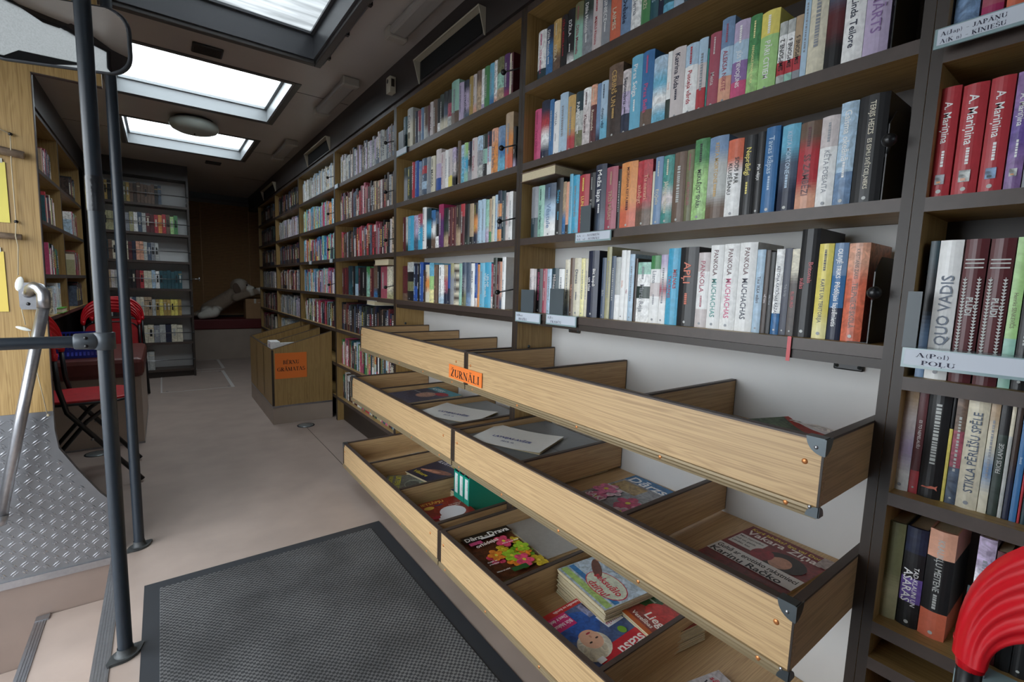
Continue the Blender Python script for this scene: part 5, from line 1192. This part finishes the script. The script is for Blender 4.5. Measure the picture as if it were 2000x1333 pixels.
def book_meshes(y0, y1, h, sx, cols, title, tc, fl, seed, depth=None):
    """cover and page meshes; origin = bottom centre of the spine, spine towards -X"""
    rnd = random.Random(seed); th = abs(y1-y0)-.0008; depth = depth or min(.135, .60*h+rnd.uniform(.0, .01)); hy = th/2
    hard = th > .016; t = .0022 if hard else .0008; bul = min(.006, th*.14) if hard else .0008
    arc = [(-bul*math.sin(PI*k/6), hy-2*hy*k/6) for k in range(7)]
    out = [(depth, hy)]+arc+[(depth, -hy)]; inn = [(depth, -hy+t)]+[(.003, -hy+t), (.003, hy-t)]+[(depth, hy-t)]
    ring = out+inn; K = len(ring); m = MB(); cl = cols.split(':'); nb = len(cl); zs = [h*k/nb for k in range(nb+1)] if nb > 2 else [0, h*rnd.choice([.2, .26, .4, .7]), h] if nb == 2 else [0, h]
    alpha = rnd.choice([.08, .12, .3, .5]) if nb > 1 else rnd.choice([.05, .08, .14])
    if nb > 1 and title: alpha = min(alpha, .3)
    bc = [hc(cl[nb-1-b], alpha) for b in range(nb)]
    if nb > 1 and rnd.random() < .6 and 'u' not in fl:      # printed colours that fade into each other
        z2, c2 = [0], []
        for b in range(nb):
            lo_, hi_ = zs[b], zs[b+1]; f = min(h*.09, (hi_-lo_)*.45)
            if b: 
                for q in range(3): z2.append(lo_-0+f*(q+1)/3); c2.append(tuple(bc[b-1][i]*(1-(q+3.5)/6)+bc[b][i]*(q+3.5)/6 for i in range(4)))
            z2.append(hi_-(f if b < nb-1 else 0)); c2.append(bc[b])
            if b < nb-1:
                for q in range(3): z2.append(hi_-f+f*(q+1)/3); c2.append(tuple(bc[b][i]*(1-(q+.5)/6)+bc[b+1][i]*(q+.5)/6 for i in range(4)))
        zs, bc = z2, c2
    lv = [m.vs([(x, y, z) for x, y in ring]) for z in zs]
    for b in range(len(bc)):
        c = bc[b]
        for k in range(K): j = (k+1) % K; m.face([lv[b]+k, lv[b]+j, lv[b+1]+j, lv[b+1]+k], COV, c)
    m.face([lv[0]+k for k in range(K)][::-1], COV, hc(cl[-1])); m.face([lv[-1]+k for k in range(K)], COV, hc(cl[0]))
    xs = -bul-.0006
    def txt(s, zc, L, capmax, col, up=False, yo=0.):
        vt, ft, w = glyphs(s, .01); cap = min(capmax, L/w*.73*1.15)
        if up: m.text(s, (xs, yo-cap/2, zc), (0, 0, 1), (0, 1, 0), cap, COV, hc(col), L, 'c', bold=.01)
        else: m.text(s, (xs, yo+cap/2, zc), (0, 0, -1), (0, -1, 0), cap, COV, hc(col), L, 'c', bold=.01)
    up = 'u' in fl
    if title and 'o' not in fl:
        parts = title.split(' · '); tc = tc or 'wh'
        if len(parts) == 2: tt = tc.split('/'); txt(parts[0], h*.79, h*.30, th*.38, tt[0], up); txt(parts[1], h*.37, h*.46, th*.38, tt[-1], up)
        elif '|' in title: a_, b_ = title.split('|'); txt(a_, h*.42, h*.62, th*.24, tc, False, -th*.20); txt(b_, h*.42, h*.70, th*.44, tc, False, th*.16)
        elif 'p' in fl or (not up and th > .02 and rnd.random() < .4 and len(title) < 16):
            txt(title, h*.68, h*.48, th*.40, tc, up); z = h*.28
            while z < h*.42: q = rnd.uniform(.002, .005); m.box((xs-.0001, -th*.07, z), (xs, th*.07, z+q), COV, hc(tc)); z += q+.0012
        elif th > .03 and len(title) > 14 and ' ' in title:
            k = title.rfind(' ', 0, len(title)//2+3); txt(title[:k], h*.60, h*.66, th*.26, tc, up, th*.20 if up else -th*.20); txt(title[k+1:], h*.50, h*.66, th*.26, tc, up, -th*.20 if up else th*.20)
        elif up: txt(title, h*.5, h*.70, th*.55, tc, up)
        else:
            big = len(title) < 9 and rnd.random() < .5
            txt(title, h*(.42 if big else .40 if th > .02 else .52), h*(.46 if th > .02 else .7), th*(.42 if big else .36), tc, up)
            if th > .02:
                z = h*.72
                while z < h*.93: q = rnd.uniform(.002, .005); m.box((xs-.0001, -th*.07, z), (xs, th*.07, z+q), COV, hc(tc)); z += q+.0012
    elif 'o' not in fl and (nb == 1 or rnd.random() < .5):
        # small unread lines of print become thin bars of ink
        c = hc('gg' if sum(hc(cl[0])[:3]) < .9 else 'gy')
        z = h*.30
        while z < h*.8 and th > .01:
            q = rnd.uniform(.002, .006); m.box((xs-.0001, -th*.12, z), (xs, th*.12, z+q), COV, c); z += q+rnd.uniform(.001, .003)
    if 'o' in fl:                    # old cloth binding with two leafy borders
        c = hc('gg')
        for yo in (hy*.6, -hy*.6):
            for k in range(26):
                z = h*.16+k*h*.022
                m.poly([(xs, yo, z), (xs, yo+hy*.22, z+.004), (xs, yo+hy*.05, z+.0045)], COV, c); m.poly([(xs, yo, z), (xs, yo-hy*.05, z+.0045), (xs, yo-hy*.22, z+.004)], COV, c)
            m.box((xs-.0001, yo-.0004, h*.15), (xs, yo+.0004, h*.74), COV, c)
        for z in (.80, .83, .855): m.box((xs-.0001, -hy*.8, h*z), (xs, hy*.8, h*z+.0022), COV, c)
        m.text(title, (xs-.0002, .004, h*.60), (0, 0, -1), (0, -1, 0), .0085, COV, c, bold=.03); m.text(tc if tc in '12' else '1', (xs-.0002, .002, h*.17), (0, -1, 0), (0, 0, 1), .007, COV, c)
    if 'p' in fl:                    # small picture near the foot of the spine
        z = h*.12; m.box((xs-.0003, -th*.22, z), (xs-.0001, th*.24, z+th*.62), COV, hc(rnd.choice(['gg', 'sb', 'cr', 'gy']), .8)); m.box((xs-.0005, -th*.05, z+.002), (xs-.0003, th*.15, z+th*.2), COV, hc(rnd.choice(['or_', 'dt', 'pe'])))
    if 'f' in fl:                    # leaping fox emblem
        m.poly([(xs-.0003, y*th, h*.09+z*h) for y, z in ((.36, .0), (.3, .012), (.1, .008), (-.1, .022), (-.26, .02), (-.38, .034), (-.34, .012), (-.38, -.012), (-.25, .002), (0, -.004), (.2, .0))][::-1], COV, hc('oo'))
    elif th > .013 and rnd.random() < .7 and 'o' not in fl:
        q = min(th*.13, .0035); m.poly([(xs-.0003, q*math.cos(2*PI*k/10), h*.055+q*math.sin(2*PI*k/10)) for k in range(10)], COV, hc('gg' if sum(hc(cl[-1])[:3]) < .9 else 'gy'))
    p = MB(); p.box((.0032, -hy+t+.0001, .003 if hard else .0005), (depth-(.003 if hard else .0005), hy-t-.0001, h-(.003 if hard else .0005)), PAPER)
    return m, p
def place_books():
    n = 0
    for nm, z, sx, items in ROWS:
        cnt = len(items)
        for i, (y1, y0, h, cols, title, tc, fl) in enumerate(items):
            if nm == 'K' and 'PL' in title: tc = '1' if i == 2 else '2'
            if nm in 'ABCDEFGH':       # the row starts at the left divider
                lim = 1.438 if nm in 'ABCD' else 2.618
                if y1 > lim: y1 = lim
            th = abs(y1-y0); m, p = book_meshes(y0, y1, h, sx, cols, title, tc, fl, n*7+3)
            o = m.build('book', None); o.location = (sx, (y0+y1)/2, z+.0003); n += 1
            pg = p.build('pages', o)
            lean = (.012 if (i*7+len(nm)) % 5 == 0 else 0) if nm not in 'IJKLM' else 0
            c = cols.split(':'); c1 = NAMES[c[0]]; c2 = next((NAMES[k] for k in c[1:] if NAMES[k] != c1), None)
            size = 'thick' if th > .036 else 'slim' if th < .021 else ''
            lab = ' '.join(x for x in (size, c1+(' and '+c2 if c2 else ''), 'book,', ORD[i], 'from left,', SHELF[nm][0]) if x)
            w = lab.split(); tag(o, lab if len(w) <= 16 else ' '.join(x for x in (c1, 'book,', ORD[i], 'from left,', SHELF[nm][0])), 'book', SHELF[nm][1])
place_books()
def lying_books():
    L = [((1.02, 1.30, 1.4655+.0), (.135, .20, .045), 'cr', -.04, 'thick cream book lying across the upright books, second shelf, near bay', (1.13, 1.335, 1.4935), .0)]
    def lie(loc, size, col, rz, label):
        o = empty('book', loc, rz, label, 'book', 'books lying on top of others'); D, L_, T = size; m = MB()
        m.box((0, -L_/2, 0), (D, L_/2, .0025), COV, hc(col, .1)); m.box((0, -L_/2, T-.0025), (D, L_/2, T), COV, hc(col, .1)); m.box((D-.003, -L_/2, .0025), (D, L_/2, T-.0025), COV, hc(col, .1)); m.build('cover', o)
        MB().box((.004, -L_/2+.004, .0026), (D-.0032, L_/2-.004, T-.0026), PAPER).build('pages', o); return o
    lie((1.085, 1.335, 1.496), (.135, .19, .034), 'br', 0, 'thick pale-paged book lying on the upright books, second shelf near bay')
    lie((1.09, 2.83, 1.22+.003), (.13, .20, .036), 'ta', .05, 'tan book lying on top of the dark books in third bay')
    lie((1.09, 3.02, .965+.005), (.13, .19, .030), 'gg', -.08, 'pale book lying on the books at the foot of third bay')
    o = empty('ribbon_bookmark', (1.097, .456, 1.018), 0, 'red ribbon bookmark hanging from the lowest shelf of the wide bay', 'bookmark')
    MB().box((-.0015, -.004, -.05), (-.0008, .004, .004), RED).build('ribbon', o)
lying_books()

# labels standing on the shelf edges, bookends, stops with a ball
def holder(y0, y1, z0, z1, x, lines, label, plate=None):
    CLR = plain('clear_label_holder', '8fa5a8', .15) if 'clear_label_holder' not in MATS else MATS['clear_label_holder']; LP = plain('label_paper', 'c5ccd6', .5) if 'label_paper' not in MATS else MATS['label_paper']
    o = empty('shelf_label', (x, (y0+y1)/2, z0), 0, label, 'label', 'labels along the shelf edges'); h = abs(y1-y0)/2; H = z1-z0
    m = MB(); m.box((-.006, -h, -.001), (-.002, h, H), CLR); m.box((-.002, -h, H-.003), (.045, h, H), CLR); m.build('holder', o)
    MB().box((-.0066, -h+.004, .004), (-.0061, h-.004, H-.002), LP).build('paper', o)
    t = MB(); n = len(lines)
    for k, (s, xo, w) in enumerate(lines): serif(t, s, (-.0069, h-.008-xo, H-.004-(k+1)*(H-.008)/n+(H-.008)/n*.15), (0, -1, 0), (0, 0, 1), (H-.008)/n*.58, MATS.get('navy_ink') or plain('navy_ink', '20203a', .6), w, 'l')
    if n: t.build('lettering', o)
    if plate: MB().prism([(0, 0), (plate[1], 0), (plate[1], plate[2]), (0, plate[2])], (.004, h-plate[0], H), (0, -1, 0), (0, 0, 1), (.0025, 0, 0), PLPLATE).build('back_plate', o)
holder(.981, 1.134, 1.262, 1.292, 1.097, [('A(Austr) – AUSTRIEŠU', 0, .10), ('A(Austral) – AUSTRĀĻU', 0, .10)], 'white label reading AUSTRIEŠU on the second shelf edge', (.01, .045, .085))
holder(1.296, 1.445, .983, 1.019, 1.097, [('A(Braz)', .0, .04), ('BRAZĪĻU', .015, .05)], 'white label reading BRAZĪĻU at the left divider', (.02, .075, .085))
holder(1.112, 1.264, .986, 1.021, 1.097, [('A(Fr)', 0, .03), ('FRANČU', .018, .055)], 'white label reading FRANČU under a grey plate', (.005, .07, .09))
holder(.05, .253, .990, 1.024, 1.072, [('A(Pol)', .012, .045), ('POĻU', .02, .045)], 'big white label reading POĻU at the right edge', (-.004, .02, .10))
holder(.00, .262, 1.531, 1.562, 1.072, [('A(Jap) – JAPĀŅU', 0, .078), ('A(Kin) – ĶĪNIEŠU', 0, .078)], 'white label reading JAPĀŅU at the top right corner')
holder(2.465, 2.60, 1.818, 1.852, 1.097, [], 'blank white label at the top shelf of the second bay', (.005, .07, .10))
for y, z, l in ((3.80-.06, 1.845, 'small white label at top shelf of the third bay'), (3.80+.10, 1.295, 'small white label on the divider right of the fourth bay'), (3.80+.75, 1.295, 'small label at the left end of fourth bay shelf')):
    holder(y-.04, y+.04, z-.03, z+.002, 1.097, [], l, (.0, .06, .09) if z < 1.5 else None)
holder(-.02, .13, .448, .478, 1.08, [], 'white label behind the red chair on the low right shelf', (.0, .035, .15))
def stop(y, z, label, bend=0., black=True, bz=0.):
    o = empty('book_stop', (1.12, y, z), 0, label, 'bookend', 'black ball-ended book stops')
    m = MB(); m.tube([(.06, 0, .10), (.0, .0, .085), (-.05, .055+bend, .07+bz)], .0028, BLACK, 8); m.build('rod', o); MB().ball((-.052, .058+bend, .07+bz), .0105 if not bz else .012, BLACK, 16).build('knob', o)
    if black:
        m = MB(); m.prism([(-.012, 0), (.12, 0), (.12, .15), (.09, .17), (.02, .17), (-.012, .14)], (0, -.004, .001), (1, 0, 0), (0, 0, 1), (0, .002, 0), BLACK); m.box((.0, -.004, .0003), (.09, .035, .0015), BLACK); m.build('plate', o)
pos = ['top', 'third', 'second', 'lowest']
for k, z in enumerate(UP):
    if k: stop((0, .338, .326, .322)[k], z, 'black ball-ended stop at right end, %s shelf, wide bay' % pos[k], -.075, True, .03)
    stop(1.488, z, 'black ball-ended stop at right end, %s shelf, second bay' % pos[k], -.01)
    stop(2.664, z, 'black ball-ended stop at right end, %s shelf, third bay' % pos[k], -.02, False)
    stop(3.845, z, 'black ball-ended stop at right end, %s shelf, fourth bay' % pos[k], -.02, False)

# the many books farther away, one object
def book_mass():
    m = MB(); rnd = random.Random(5)
    PALS = {'brown': 'mr br db ro pg gy sl bk ta re', 'bright': 'sk cy pb li pk wh ye ro bl mi or_', 'dark': 'bk dg sl mr db nv br bk', 'white': 'wh gg cr pb gg', 'mixed': 'te kh wh mr nv gn re br cr pb pk bk', 'grey': 'gy pg gg sl br li gg', 'tan': 'cr ta kh cr pg', 'yel': 'mu ye py mu cr', 'olive': 'ol kh ol kh mu', 'teal': 'te te dt te'}
    PALS = {k: v.split() for k, v in PALS.items()}
    def bk(x, ya, yb, z, h, dep, side, c, al):
        n = rnd.random(); xa, xb = (x, x+dep) if side > 0 else (x-dep, x)
        sp = h*rnd.uniform(.2, .8)
        if n < .35:
            m.box((xa, ya, z), (xb, yb, z+sp), STK, hc(rnd.choice(c), al)); m.box((xa, ya, z+sp), (xb, yb, z+h), STK, hc(rnd.choice(c), al))
        else: m.box((xa, ya, z), (xb, yb, z+h), STK, hc(rnd.choice(c), al))
        t = rnd.random()
        if t < .6 and yb-ya > .008:
            e = x-.0008*side; zz = z+h*.25; ink = hc(rnd.choice(['wh', 'gg', 'bk', 'ye', 'cr', 're']))
            while zz < z+h*.78: q = rnd.uniform(.004, .012); m.box((min(e, x), (ya+yb)/2-(yb-ya)*.18, zz), (max(e, x), (ya+yb)/2+(yb-ya)*.18, zz+q), STK, ink); zz += q+rnd.uniform(.002, .006)
    def row_y(ya, yb, z, pal, side=1, x=1.13, hh=(.17, .215), fill=1., depth=.125):
        y = yb-rnd.uniform(.03, .06); end = ya+(yb-ya)*(1-fill)+.02
        while y > end:
            t = rnd.uniform(.012, .036); h = rnd.uniform(*hh)
            if y-t < end: break
            bk(x, y-t+.0006, y, z+.0004, h, depth, side, PALS[pal], rnd.choice([.1, .4, .7])); y -= t
    a, b = EDGE[2]
    for z, p in ((1.845, 'grey'), (1.57, 'brown'), (1.295, 'brown'), (.745, 'dark'), (.47, 'mixed'), (.20, 'mixed')): row_y(a, b, z, p)
    a, b = EDGE[3]
    for z, p in ((1.845, 'white'), (1.57, 'bright'), (1.295, 'bright'), (1.02, 'bright'), (.745, 'mixed')): row_y(a, b, z, p)
    a, b = EDGE[4]
    for z, p in ((1.845, 'dark'), (1.57, 'grey'), (1.295, 'dark'), (1.02, 'brown'), (.745, 'grey'), (.47, 'white')): row_y(a, b, z, p)
    a, b = EDGE[5]
    for z, p in ((1.845, 'dark'), (1.57, 'dark'), (1.295, 'dark'), (1.02, 'grey'), (.745, 'brown'), (.47, 'mixed')): row_y(a, b, z, p, fill=.8)
    for z, p in ((.15, 'dark'),): row_y(-.8, .25, z, p)
    # end case, facing the aisle
    rows = [(0, 'mu kh bk kh mu bk mu ol mu ol mu br db br br br br br bk sl', .72), (1, 'kh kh kh kh kh kh kh kh gy kh wh sl gg mr mr re or_ re br lg gn', .88), (2, 'te te te dt br cr cr cr cr mr nv pe pe gg sl gy gg', .66), (3, 'ta ta pg ta pg gg gg kh bk bk mr re cr cr pb wh te te te te te te', .9), (4, 'dg gg dg gg bk db cr bk gg sl cr cr ta ta gg mu ye mu mu ye ye mu', .88), (5, 'kh pg wh pg wh bk mr cr cr gy gg nv cr cr', .88), (6, 'bl gn cr cr cy ye cr gg gg', .56)]
    for k, cs, f in rows:
        cs = cs.split(); x0, x1 = -.55, -.55+.82*f; z = END_Z[k]; w = (x1-x0)/len(cs)
        for i, c in enumerate(cs):
            h = rnd.uniform(.185, .205) if k != 4 else (.20 if i < 14 else .175)
            xa = x0+i*w; m.box((xa+.001, 6.42, z+.0005), (xa+w-.001, 6.57, z+h), STK, hc(c, .3))
            if rnd.random() < .6: m.box((xa+w*.3, 6.4192, z+h*.35), (xa+w*.7, 6.42, z+h*.75), STK, hc(rnd.choice(['cr', 'bk', 'gg'])))
            if rnd.random() < .4: m.box((xa+.001, 6.4192, z+h*.8), (xa+w-.001, 6.42, z+h*.83), STK, hc(rnd.choice(['cr', 'bk', 'go'])))
    for (ya, yb), ps in zip([(2.68, 3.80), (3.84, 4.98), (5.02, 6.16)], (('mixed', 'dark', 'brown', 'mixed'), ('brown', 'mixed', 'mixed', 'white'), ('dark', 'mixed', 'mixed', 'dark'))):
        for z, p in zip(LH, ps): row_y(ya+.10, yb-.12, z, p, side=-1, x=LF-.02, fill=.45)
    o = m.build('shelved_books'); tag(o, 'all the remaining books on the distant shelves farther down the bus', 'books', None, 'stuff')
book_mass()
for k, (x, y, z) in enumerate(((0.235, 6.50, END_Z[0]), (.235, 6.50, END_Z[2]), (.20, 6.50, END_Z[6]))):
    pass
# one green book lying at the near end of the low left shelf
o = empty('book', (LF-.14, 4.72, .831), 0, 'bright green book lying flat on the low left wall shelf', 'book'); m = MB(); m.box((0, -.11, 0), (.15, .11, .004), COV, (.10, .42, .05, .1)); m.box((0, -.11, .032), (.15, .11, .036), COV, (.10, .42, .05, .1)); m.box((0, -.11, .004), (.004, .11, .032), COV, (.10, .42, .05, .1)); m.build('cover', o); MB().box((.005, -.107, .0042), (.147, .107, .0318), PAPER).build('pages', o)
